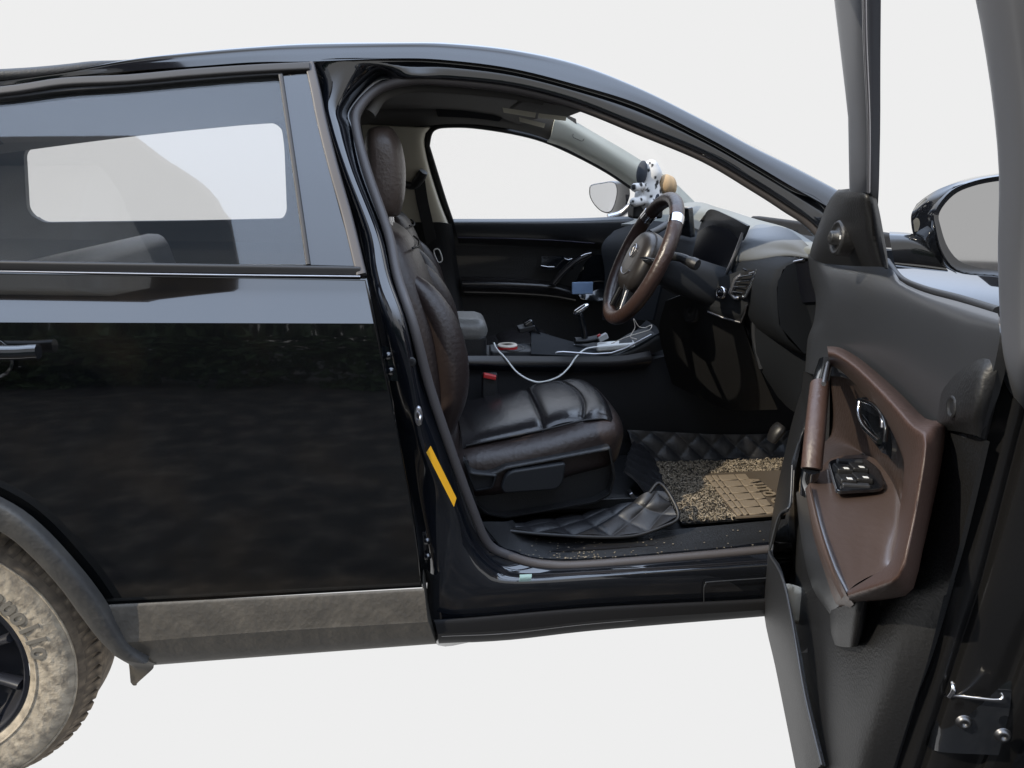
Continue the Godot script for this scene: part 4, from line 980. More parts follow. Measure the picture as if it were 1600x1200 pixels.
# ---------------------------------------------------------------- steering wheel
func steering() -> void:
	var ax := Vector3(-.905, .425, 0).normalized()
	var up := Vector3(.425, .905, 0).normalized()
	# local x across the car (towards the near side), y up along the wheel, z towards the driver
	var w := node("steering_wheel", car, Transform3D(Basis(Vector3(0, 0, 1), up, Vector3(0, 0, 1).cross(up)), Vector3(.622, 1.25, -.49)))
	var rim := PackedVector3Array()
	var brow := M.new()
	for i in 64:
		var a := TAU * i / 64
		rim.append(Vector3(cos(a) * .178, sin(a) * .184, 0))
	brow.tube(rim, .0205, 16, true, false, 1.0, Vector3.ZERO)
	obj("rim", brow, MT.leather_wheel, w)
	for a0 in [.75, PI - .75]:
		var ch := M.new()
		var arc := PackedVector3Array()
		for k in 6:
			var a: float = a0 - .075 + .03 * k
			arc.append(Vector3(cos(a) * .178, sin(a) * .184, 0))
		ch.tube(arc, .0214, 16)
		obj("rim_badge", ch, MT.chrome, w)
	var hs := []
	for q in [[-.05, .06, .06], [-.03, .085, .085], [.0, .095, .092], [.018, .088, .085], [.028, .068, .066], [.031, .035, .035]]:
		hs.append(sup(Vector3(0, -.01, q[0]), Vector3(q[1], 0, 0), Vector3(0, q[2], 0), 2.6))
	obj("hub", loft(hs, 4), MT.leather_hub, w)
	for q in [[Vector3(.07, .0, .0), Vector3(.165, .012, -.005)], [Vector3(-.07, .0, .0), Vector3(-.165, .012, -.005)], [Vector3(.03, -.07, .0), Vector3(.055, -.165, -.004)], [Vector3(-.03, -.07, .0), Vector3(-.055, -.165, -.004)]]:
		var sp := M.new()
		sp.tube(spl(PackedVector3Array([q[0], q[0].lerp(q[1], .5), q[1]]), 4), PackedFloat32Array([.028, .025, .022, .02, .018, .017, .016, .015, .014]), 10, false, true, .55)
		obj("spoke", sp, MT.gloss, w)
		var st := M.new()
		st.tube(PackedVector3Array([q[0].lerp(q[1], .3) + Vector3(.012, 0, .014), q[0].lerp(q[1], .9) + Vector3(.008, 0, .012)]), .0025, 6)
		obj("spoke_trim", st, MT.satin, w)
	# badge: an upright ring with a forked stroke
	var em := M.new()
	var ring := PackedVector3Array()
	for i in 32:
		var a := TAU * i / 32
		ring.append(Vector3(cos(a) * .020, .012 + sin(a) * .019, .034))
	em.tube(ring, .0016, 6, true, false)
	em.tube(spl(PackedVector3Array([Vector3(-.012, .020, .034), Vector3(-.004, .022, .0345), Vector3(-.0025, .012, .0345), Vector3(-.003, -.004, .034)]), 4), .0016, 6)
	em.tube(spl(PackedVector3Array([Vector3(.012, .020, .034), Vector3(.004, .022, .0345), Vector3(.0025, .012, .0345), Vector3(.003, -.004, .034)]), 4), .0016, 6)
	obj("badge", em, MT.satin, w)
	var arc2 := M.new()
	var ar := PackedVector3Array()
	for k in 9:
		var a := PI + .5 + k * .27
		ar.append(Vector3(cos(a) * .05, -.03 + sin(a) * .03, .031))
	arc2.tube(ar, .0016, 6)
	obj("horn_line", arc2, MT.satin, w)
	# column, shrouds and stalks
	var c := node("steering_column", car)
	var sh := []
	for q in [[.66, 1.235, .045, .045], [.70, 1.22, .055, .052], [.78, 1.19, .06, .058], [.90, 1.15, .06, .06]]:
		sh.append(sup(Vector3(q[0], q[1], -.49), Vector3(0, 0, q[2]), Vector3(.2 * q[3], q[3], 0), 3.0))
	obj("shroud", loft(sh, 4), MT.dash_mid, c)
	var sk := M.new()
	sk.tube(spl(v3([.6778,1.264,-.43,.6914,1.2676,-.36,.7068,1.2597,-.32,.7213,1.2533,-.3]), 4), PackedFloat32Array([.012, .012, .012, .012, .012, .012, .013, .013, .014, .016, .016, .016, .015]), 10)
	obj("wiper_stalk", sk, MT.plastic, c)
	var s2 := M.new()
	s2.tube(spl(v3([.7913,1.3411,-.75,.729,1.3203,-.68,.6813,1.3116,-.62]), 4), .011, 8)
	obj("light_stalk", s2, MT.plastic, c)

# ---------------------------------------------------------------- dashboard
func dashboard() -> void:
	var b := node("dashboard", car)
	var UPV := Vector3(-.2, 1, .2)
	# main body across the car
	var prof := [[1.32, 1.30], [1.2, 1.315], [1.05, 1.31], [.95, 1.30], [.90, 1.28], [.88, 1.24], [.885, 1.18], [.90, 1.12], [.97, 1.05], [1.1, 1.0], [1.2, .9]]
	var rows := []
	for z in [-.20, -.24, -.5, -.9, -1.3, -1.62]:
		var row := PackedVector3Array()
		for q in prof:
			row.append(Vector3(q[0] + (.02 if z == -.20 else 0.0), q[1] - .02, z))
		rows.append(row)
	var body := patch(rows, 2, 3, Vector3(-1, .5, 0))
	var ec := PackedVector3Array(rows[0])
	ec.append(Vector3(1.35, .9, -.2))
	body.cap(ec, Vector3(0, 0, 1))
	obj("dash_body", body, MT.dash_dark, b)
	obj("dash_top", patch([v3([.889,1.3079,-1.62,1.0359,1.3779,-1.3,1.0255,1.3712,-.95,1.0022,1.3543,-.6,.9948,1.3412,-.35,.9814,1.3121,-.16]), v3([.8929,1.2941,-1.58,.9982,1.3487,-1.2,.9925,1.3416,-.9,.964,1.3279,-.6,.9658,1.3114,-.36,.9654,1.3043,-.16]), v3([.8377,1.2784,-1.58,.9718,1.2999,-1.15,.9648,1.277,-.85,.9275,1.2771,-.55,.9373,1.2727,-.35,.9643,1.2843,-.17])], 5, 5, UPV, .01), MT.dash_top, b)
	# instrument hood and dark cluster
	obj("cluster_hood", patch([v3([.8672,1.3447,-.68,.8684,1.371,-.66,.8729,1.3824,-.62,.8805,1.3679,-.5,.8852,1.3486,-.38]), v3([.8672,1.3297,-.7,.8688,1.3471,-.64,.8705,1.3481,-.56,.8785,1.3403,-.48,.8864,1.3246,-.4]), v3([.8541,1.2742,-.7,.8561,1.295,-.64,.873,1.311,-.58,.8809,1.3134,-.5,.8871,1.3053,-.42])], 5, 5, Vector3(-1, 1, 0), .008), MT.plastic, b)
	obj("cluster", patch([v3([.8529,1.3115,-.68,.8651,1.3375,-.58,.8893,1.323,-.42]), v3([.8419,1.2262,-.68,.8616,1.2463,-.58,.8808,1.2515,-.44]), v3([.8455,1.1582,-.66,.8638,1.159,-.58,.8641,1.1758,-.46])], 5, 5, Vector3(-1, 0, .4)), MT.dark_gloss, b)
	var cl := M.new()
	cl.tube(spl(v3([.8867,1.3273,-.41,.8776,1.2841,-.42,.8663,1.2401,-.43,.8553,1.1903,-.45]), 4), .005, 6)
	obj("cluster_trim", cl, MT.satin, b)
	# right pad
	obj("end_pad", patch([v3([.9076,1.3082,-.47,.9466,1.344,-.47,.9715,1.3471,-.42,.9706,1.3415,-.3,.9706,1.3033,-.17]), v3([.8905,1.2802,-.46,.906,1.3079,-.43,.9329,1.3195,-.37,.9536,1.314,-.27,.9691,1.2943,-.165]), v3([.8845,1.2558,-.45,.8927,1.2778,-.41,.9175,1.2902,-.35,.9472,1.295,-.26,.9655,1.2885,-.16]), v3([.8891,1.2423,-.44,.8939,1.2514,-.39,.9111,1.263,-.33,.944,1.2794,-.25,.9645,1.2821,-.16]), v3([.9135,1.2324,-.46,.919,1.2388,-.42,.9327,1.2525,-.36,.9629,1.2694,-.28,.9756,1.2734,-.18])], 5, 5, UPV, .006), MT.dash_pad, b)
	var dv := M.new()
	for i in 9:
		var t := i / 8.0
		var a := Vector3(.9043,1.2579,-.33).lerp(Vector3(.9536,1.2861,-.2), t)
		dv.box(a + Vector3(0, -.012, .0), Vector3(.003, .022, .004), .001, Basis(Vector3(1, 0, 0), .3))
	obj("side_vent", dv, MT.grey_plastic, b)
	var cs := M.new()
	cs.tube(spl(v3([.8818,1.2235,-.33,.9081,1.2464,-.28,.9548,1.2769,-.18]), 4), .006, 8, false, true, .6)
	obj("dash_trim", cs, MT.satin, b)
	# face below: end panel, vent, start button, knee panel
	obj("end_panel", patch([v3([.8717,1.2339,-.36,.8961,1.231,-.31,.9316,1.2598,-.22,.9829,1.2814,-.15]), v3([.8854,1.1806,-.36,.9098,1.1787,-.31,.9463,1.1999,-.22,.9943,1.2253,-.15]), v3([.8943,1.1411,-.36,.9226,1.1381,-.31,.9592,1.1593,-.22,1.0084,1.1764,-.15])], 4, 4, Vector3(-1, 0, .4), .006), MT.dark_gloss, b)
	obj("vent_surround", patch([v3([.8019,1.1861,-.46,.8424,1.2054,-.42,.872,1.2304,-.36,.9016,1.2383,-.32]), v3([.8144,1.145,-.46,.8365,1.1581,-.42,.8625,1.1706,-.37,.8953,1.1863,-.32]), v3([.8165,1.1149,-.46,.834,1.1159,-.43,.8613,1.1202,-.38,.8901,1.1337,-.34])], 4, 4, Vector3(-1, 0, .4), .006), MT.dash_mid, b)
	var vf := spl(v3([.8635,1.2188,-.355,.8918,1.2379,-.31,.8878,1.2225,-.31,.8685,1.1631,-.325,.8595,1.1643,-.33,.8525,1.1692,-.345]), 3, true)
	var vm := M.new()
	vm.cap(vf, Vector3(-1, 0, .4).normalized())
	obj("vent_back", vm, MT.dark, b)
	var vr := M.new()
	vr.tube(v3([.8896,1.2386,-.305,.8875,1.2214,-.305,.8681,1.1639,-.32,.8618,1.162,-.322]), .006, 8)
	obj("vent_trim", vr, MT.chrome, b)
	var vl := M.new()
	vl.tube(v3([.8652,1.2177,-.35,.8539,1.2042,-.36,.8463,1.1655,-.37,.8583,1.1517,-.365,.8671,1.1531,-.355]), .006, 8)
	obj("vent_trim", vl, MT.satin, b)
	for i in 4:
		var t := (i + .5) / 4.0
		var sl := M.new()
		sl.tube(PackedVector3Array([Vector3(.863,1.2201,-.345).lerp(Vector3(.8515,1.1652,-.36), t) + Vector3(-.008, 0, .004), Vector3(.886,1.2341,-.3).lerp(Vector3(.8622,1.1666,-.315), t) + Vector3(-.008, 0, .004)]), .0035, 6, false, true, .5)
		obj("vent_slat", sl, MT.gloss, b)
	var FB := frame(Vector3(.8378,1.1629,-.4), Vector3(.35, 0, .9), Vector3.UP)
	var sb := M.new()
	sb.lathe(v2([0, .006, .010, .006, .012, .004, .0135, .006, .016, .007, .018, .004, .0185, -.004]), 28, Vector3(.8378,1.1629,-.4) + Vector3(-.006, 0, .002), Vector3(-.93, .1, .36).normalized())
	obj("start_button", sb, MT.chrome, b)
	var sc := M.new()
	sc.lathe(v2([0, .009, .009, .009, .011, .006]), 24, Vector3(.8378,1.1629,-.4) + Vector3(-.006, 0, .002), Vector3(-.93, .1, .36).normalized())
	obj("button_face", sc, MT.dark_gloss, b)
	obj("knee_panel", patch([v3([.8046,1.1436,-.47,.8393,1.1212,-.42,.8748,1.1466,-.35,.887,1.1638,-.33]), v3([.8102,1.1191,-.47,.8467,1.0988,-.42,.8765,1.1089,-.36,.8864,1.1338,-.34]), v3([.8233,1.098,-.47,.8555,1.0837,-.43,.8872,1.0794,-.38,.8896,1.1086,-.36])], 4, 4, Vector3(-1, 0, .4), .006), MT.dash_mid, b)
	var kt := M.new()
	kt.tube(v3([.8215,1.097,-.465,.8554,1.0847,-.425,.885,1.0804,-.375]), .0035, 6)
	kt.tube(v3([.885,1.0804,-.375,.8855,1.1096,-.355,.8821,1.1382,-.335]), .0025, 6)
	obj("knee_trim", kt, MT.satin, b)
	obj("kick_panel", patch([v3([.8877,1.1304,-.36,.9124,1.1456,-.33,.9511,1.1596,-.24,1.0166,1.1795,-.15]), v3([.9106,1.0881,-.37,.9214,1.0935,-.34,.9609,1.1094,-.25,1.0369,1.1246,-.16]), v3([.94,.9734,-.38,.9517,.959,-.36,.9857,1.0008,-.26,1.0545,1.0204,-.17]), v3([1.0189,.8555,-.38,1.0418,.8278,-.34,1.0494,.8335,-.26,1.0789,.858,-.18])], 4, 4, Vector3(-1, 0, .5), .006), MT.dash_dark, b)
	var ke := M.new()
	ke.tube(spl(v3([.9304,1.1521,-.31,.9198,1.1331,-.34,.9189,1.0907,-.355,.9305,1.0323,-.37,.9572,.9469,-.37]), 4), .008, 8)
	obj("kick_edge", ke, MT.grey_plastic, b)
	obj("lower_dash", patch([v3([.7424,1.1055,-.62,.7883,1.1354,-.55,.8244,1.1076,-.48,.9017,1.0734,-.4]), v3([.7399,.9962,-.66,.8136,1.0067,-.6,.858,.9823,-.52,.9583,.9634,-.42]), v3([.8222,.7993,-.75,.8962,.7663,-.7,.9688,.7498,-.6,1.0574,.7932,-.45])], 4, 4, Vector3(-1, 0, .3), .006), MT.dark, b)
	for q in [[Vector3(.8015,1.1788,-.5), .036], [Vector3(.8018,1.0805,-.55), .032]]:
		var kn := M.new()
		kn.lathe(v2([0, .004, q[1] * .6, .003, q[1] * .68, .0, q[1] * .85, .006, q[1], .002, q[1] * 1.02, -.01]), 28, q[0], Vector3(-.9, .2, .35).normalized())
		obj("column_boot", kn, MT.dark, b)
	# passenger half of the dash facing the door
	obj("passenger_dash", patch([v3([.9841,1.2998,-1.15,.8966,1.302,-1.4,.8109,1.2518,-1.58]), v3([.9174,1.2431,-1.05,.8195,1.2346,-1.3,.7504,1.1878,-1.55]), v3([.8587,1.1575,-1,.7977,1.1284,-1.25,.7563,1.0722,-1.5]), v3([.8209,.9725,-1,.7669,.9363,-1.2,.7368,.8903,-1.45])], 4, 4, Vector3(-1, .3, 0), .008), MT.dash_dark, b)
	var mz := M.new()
	mz.box(Vector3.ZERO, Vector3(.02, .10, .19), .004)
	obj("centre_screen", mz, MT.gloss, b, Transform3D(Basis(Vector3(0, 0, 1), .15), Vector3(.893,1.3286,-.95)))

# ---------------------------------------------------------------- centre console
func console() -> void:
	var b := node("centre_console", car)
	var cb := M.new()
	cb.box(Vector3(.36, .70, -.93), Vector3(1.0, .37, .26), .02)
	obj("console_body", cb, MT.plastic, b)
	obj("console_side", patch([v3([.115,.9103,-.775,.2797,.9059,-.775,.4947,.898,-.775,.6476,.8961,-.775,.7462,.9111,-.775]), v3([.1141,.8869,-.765,.2786,.8779,-.765,.4933,.8697,-.765,.6351,.8679,-.765,.7557,.8822,-.765]), v3([.1142,.8627,-.775,.2797,.8535,-.775,.4959,.8428,-.775,.6275,.8434,-.775,.738,.8513,-.775])], 4, 4, Vector3(0, 0, 1), .006), MT.dark_gloss, b)
	var am := M.new()
	am.box(Vector3.ZERO, Vector3(.30, .085, .2), .038)
	obj("armrest", am, MT.armrest_grey, b, Transform3D(Basis(Vector3(0, 0, 1), -.03), Vector3(.055, .985, -.9)))
	var ab := M.new()
	ab.box(Vector3.ZERO, Vector3(.28, .12, .19), .02)
	obj("armrest_box", ab, MT.plastic, b, Transform3D(Basis.IDENTITY, Vector3(.06, .915, -.9)))
	# cup holder block
	var ch := M.new()
	panel(rnd(PackedVector2Array([Vector2(-.075, -.05), Vector2(.085, -.055), Vector2(.08, .06), Vector2(-.07, .06)]), .015), 0, 0.0, .04, .006, [], 1.0, ch)
	obj("cup_holder", ch, MT.grey_plastic, b, Transform3D(Basis(Vector3(1, 0, 0), -PI / 2), Vector3(.2873,.9104,-.88)))
	var cr2 := M.new()
	cr2.lathe(v2([.036, .004, .042, .006, .046, .003, .046, 0.0]), 28, Vector3(.2905,.908,-.87), Vector3.UP)
	obj("cup_ring", cr2, MT.plastic, b)
	# surface strip, selector, hand brake
	obj("console_top", patch([v3([.3788,.941,-1.03,.5449,.8895,-1.03,.6896,.8618,-1.03,.8059,.9672,-1.03]), v3([.3608,.9335,-.9,.5191,.9023,-.9,.6565,.8919,-.9,.803,.9687,-.9]), v3([.3458,.9072,-.79,.4976,.8965,-.79,.6294,.893,-.79,.781,.9687,-.79])], 4, 4, Vector3(0, 1, 0), .008), MT.dash_dark, b)
	var st := M.new()
	st.tube(spl(v3([.4261,.9096,-.78,.452,.9133,-.78,.6143,.9058,-.775,.7501,.966,-.775]), 3), .0035, 6)
	st.tube(v3([.3908,.9037,-.95,.4505,.8999,-.95]), .0025, 6)
	st.tube(v3([.4551,.9021,-.95,.5243,.898,-.95]), .0025, 6)
	obj("console_trim", st, MT.satin, b)
	var sl := M.new()
	sl.tube(spl(v3([.5569,.9109,-.93,.5512,.957,-.93,.5411,.996,-.93,.5338,1.0143,-.93]), 4), PackedFloat32Array([.016, .014, .012, .011, .010, .010, .010, .010, .010, .010, .011, .012, .014]), 10)
	obj("selector_stem", sl, MT.gloss, b)
	var sk := M.new()
	sk.tube(spl(v3([.5133,1.0147,-.93,.529,1.0235,-.93,.5492,1.0366,-.93,.5648,1.0453,-.93]), 4), PackedFloat32Array([.007, .010, .012, .013, .013, .014, .014, .014, .013, .013, .012, .010, .007]), 10, false, true, .7)
	obj("selector_knob", sk, MT.chrome, b)
	var bx := M.new()
	bx.tube(spl(v3([.52,.9187,-.93,.5591,.9177,-.93,.6049,.9259,-.93]), 3), .022, 10, false, true, .5)
	obj("selector_gaiter", bx, MT.dark, b)
	obj("phone_tray", patch([v3([.6293,.8858,-.93,.7201,.9416,-.93,.7775,.9588,-.93]), v3([.6142,.8911,-.8,.6972,.9245,-.8,.7663,.967,-.8]), v3([.6258,.8709,-.79,.7186,.8817,-.79,.828,.9234,-.79])], 4, 4, Vector3(-.3, 1, .3), .008), MT.plastic, b)
	var hb := M.new()
	hb.box(Vector3.ZERO, Vector3(.035, .12, .055), .008)
	obj("phone_mount", hb, MT.gloss, b, Transform3D(Basis(Vector3(0, 0, 1), .55), Vector3(.3915,.9262,-1.02)))
	var hb2 := M.new()
	hb2.box(Vector3.ZERO, Vector3(.06, .018, .07), .004)
	obj("mount_clip", hb2, MT.plastic, b, Transform3D(Basis(Vector3(0, 0, 1), .2), Vector3(.3587,.9505,-1.02)))
	# tunnel side and pedals area
	obj("tunnel_side", patch([v3([-.0576,.8678,-.8,.2826,.847,-.8,.6338,.8413,-.8,.9444,.9183,-.8,1.4029,.9523,-.8]), v3([-.0621,.7305,-.78,.2803,.7184,-.78,.6787,.7043,-.78,.9954,.7397,-.78,1.4158,.7492,-.78]), v3([-.0674,.588,-.8,.2826,.5734,-.8,.7351,.5785,-.8,1.0869,.5642,-.8,1.4499,.5495,-.8])], 3, 4, Vector3(0, 0, 1), .01), MT.carpet, b)

# ---------------------------------------------------------------- things left in the car
func loose_things() -> void:
	floor_mats()
	# plush dog on the dash
	var dog := node("plush_dog")
	var c := Vector3(.8094,1.4176,-1.1)
	dog.position = c
	tag(dog, "white plush dog with black spots sitting on the dashboard", "soft toy")
	var P := [[v3([.8124,1.4041,-1.1])[0] - c, Vector3(.05, .062, .045), Basis.IDENTITY],
		[Vector3(.8104,1.4444,-1.1) - c, Vector3(.8156,1.4844,-1.1) - c, .036, .034],
		[Vector3(.8168,1.5065,-1.1) - c, Vector3(.825,1.4844,-1.1) - c, .028, .032],
		[Vector3(.7756,1.4429,-1.06) - c, Vector3(.7448,1.4389,-1.04) - c, .013, .015],
		[Vector3(.7756,1.3921,-1.06) - c, Vector3(.7446,1.3885,-1.04) - c, .016, .017],
		[Vector3(.8318,1.3919,-1.06) - c, Vector3(.8153,1.3812,-1.05) - c, .016, .015]]
	var dm := nets(P, Vector3(-.10, -.09, -.08), Vector3(.09, .14, .10), .005, .012)
	var rng := RandomNumberGenerator.new()
	rng.seed = 5
	var spots := []
	for q in v3([.7986,1.4975,-1.06,.8138,1.5171,-1.06,.8048,1.5237,-1.07,.7926,1.4649,-1.05,.7672,1.452,-1.04,.791,1.4496,-1.05,.7966,1.4299,-1.05,.8253,1.4735,-1.06,.8362,1.4559,-1.07,.8292,1.4428,-1.06,.8518,1.4271,-1.07,.8093,1.4078,-1.05,.7697,1.3972,-1.04,.7376,1.3908,-1.04,.7373,1.4413,-1.03,.8171,1.3923,-1.05,.7875,1.3769,-1.05]):
		spots.append([q - c, rng.randf_range(.005, .0085)])
	for q in dm.v:
		var dark := false
		for s in spots:
			var e: Vector3 = (q - s[0]) * Vector3(1, .8, .45)
			if e.length() < s[1]:
				dark = true
		dm.col.append(Color(.012, .012, .015) if dark else Color(.5, .49, .47))
	obj("body", dm, MT.plush, dog)
	var em := nets([[Vector3(.7791,1.4888,-1.08) - c, Vector3(.019, .043, .026), Basis(Vector3(0, 0, 1), -.1)]], Vector3(.7791,1.4888,-1.08) - c - Vector3(.03, .055, .04), Vector3(.7791,1.4888,-1.08) - c + Vector3(.03, .055, .04), .005, .01)
	obj("ear", em, MT.plush_dark, dog)
	var sn := Vector3(.8766,1.4488,-1.1) - c
	obj("muzzle", nets([[sn, Vector3(.028, .036, .03), Basis(Vector3(0, 0, 1), .15)], [sn + Vector3(.02, -.004, 0), Vector3(.018, .033, .026), Basis(Vector3(0, 0, 1), .15)]], sn - Vector3(.04, .05, .045), sn + Vector3(.055, .05, .045), .005, .006), MT.tan, dog)
	obj("tail", nets([[Vector3(.8324,1.4122,-1.05) - c, Vector3(.829,1.3878,-1.05) - c, .006, .012]], Vector3(.833,1.4011,-1.05) - c - Vector3(.03, .04, .03), Vector3(.833,1.4011,-1.05) - c + Vector3(.03, .04, .03), .004, .005), MT.plush_dark, dog)
	var bs := M.new()
	bs.box(Vector3(.8086,1.3535,-1.12) - c, Vector3(.11, .05, .09), .01)
	obj("stand", bs, MT.dark, dog)
	# round tin with a red lid band in the cup holder
	var tin := node("round_tin", self, Transform3D(Basis.IDENTITY, Vector3(.2751,.8837,-.87) + Vector3(0, .012, .0)))
	tag(tin, "small round tin with a red side and cream lid in the cup holder", "tin")
	var tm := M.new()
	tm.lathe(v2([0, 0, .033, 0, .034, .002, .034, .022, .033, .024]), 32, Vector3.ZERO, Vector3.UP)
	obj("can", tm, MT.red, tin)
	var tl := M.new()
	tl.lathe(v2([.0335, .0235, .034, .026, .032, .029, .0, .0295]), 32, Vector3.ZERO, Vector3.UP)
	obj("lid", tl, MT.cream, tin)
	# white phone charger box, plug and cable
	var pk := node("power_bank", self, frame(Vector3(.6453,.917,-.84), Vector3(1, .12, .25), Vector3.UP))
	tag(pk, "white power bank lying at the front of the centre console", "power bank")
	var pm := M.new()
	pm.box(Vector3.ZERO, Vector3(.13, .022, .065), .008)
	obj("case", pm, MT.white, pk)
	var ps := M.new()
	ps.box(Vector3(.035, .0115, 0), Vector3(.045, .002, .045), .001)
	obj("screen", ps, MT.grey_plastic, pk)
	var pl := node("charging_plug", self, frame(Vector3(.6043,.9429,-.86), Vector3(1, .5, 0), Vector3.UP))
	tag(pl, "small clear plug with a red tip beside the gear selector", "plug")
	var pb := M.new()
	pb.box(Vector3.ZERO, Vector3(.035, .02, .02), .004)
	obj("plug_body", pb, MT.clear_plastic, pl)
	var pt := M.new()
	pt.box(Vector3(-.01, .012, 0), Vector3(.012, .008, .012), .002)
	obj("plug_tip", pt, MT.red, pl)
	var cm := M.new()
	cm.tube(spl(v3([.2264,.9363,-.84,.2312,.9253,-.8,.2569,.9014,-.76,.2884,.8622,-.74,.3281,.8381,-.72,.3705,.8281,-.72,.4254,.8438,-.72,.4627,.868,-.74,.4937,.897,-.77,.5255,.9134,-.8,.5582,.9169,-.82,.5983,.9159,-.83]), 5), .0028, 8)
	var cab := obj("charging_cable", cm, MT.white)
	tag(cab, "white cable drooping over the console side between seat and power bank", "cable")
	var cm2 := M.new()
	cm2.tube(spl(v3([.6269,.9263,-.83,.6682,.9475,-.82,.7232,.964,-.82,.7563,.9743,-.82,.7653,.9877,-.83,.7462,.9772,-.84,.7235,.9822,-.84,.7044,1.0092,-.84,.7102,.978,-.84,.6931,.9493,-.83,.713,.942,-.82]), 5), .0016, 6)
	var cab2 := obj("coiled_cable", cm2, MT.cream)
	tag(cab2, "thin pale cable coiled loosely under the steering wheel", "cable")
	# packet in the passenger door pocket
	var pc := M.new()
	pc.box(Vector3.ZERO, Vector3(.095, .055, .012), .004)
	var po := obj("tissue_packet", pc, MT.packet, self, frame(Vector3(.7088,.986,-1.727), Vector3(1, .02, .1), Vector3.UP))
	tag(po, "pale blue packet tucked into the passenger door pocket", "packet")
	# cloth in the driver's door pocket, scrap of paper on the sill, bottle of nothing else
	var a := deg_to_rad(73)
	var D := Transform3D(Basis(Vector3(-cos(a), 0, sin(a)), Vector3.UP, Vector3(-sin(a), 0, -cos(a))), Vector3(.97, 0, -.03))
	var r := []
	var rs := RandomNumberGenerator.new()
	rs.seed = 9
	var cc := Vector3(.3436,.6109,.1)
	for i in 7:
		r.append([cc + Vector3(rs.randf_range(-.02, .02), rs.randf_range(-.04, .02), rs.randf_range(-.012, .012)), cc + Vector3(rs.randf_range(-.02, .02), rs.randf_range(-.05, .03), rs.randf_range(-.012, .012)), .012, .016])
	var cl := obj("cleaning_cloth", nets(r, cc - Vector3(.06, .09, .05), cc + Vector3(.06, .07, .05), .005, .006), MT.cloth, self, D)
	tag(cl, "crumpled pale cloth stuffed in the driver's door pocket", "cloth")
	var pp := v3([.2074,.5518,.0241,.2371,.5516,.0241,.2343,.5316,.022,.2061,.5316,.0219])
	var pm2 := M.new()
	pm2 = patch([PackedVector3Array([pp[0], pp[1]]), PackedVector3Array([pp[0].lerp(pp[3], .5) + Vector3(0, .001, .003), pp[1].lerp(pp[2], .5) + Vector3(0, .001, .003)]), PackedVector3Array([pp[3], pp[2]])], 3, 3, Vector3(0, .5, 1), .0008)
	var ps2 := obj("paper_scrap", pm2, MT.paper)
	tag(ps2, "small pale green scrap of paper stuck on the door sill edge", "paper scrap")

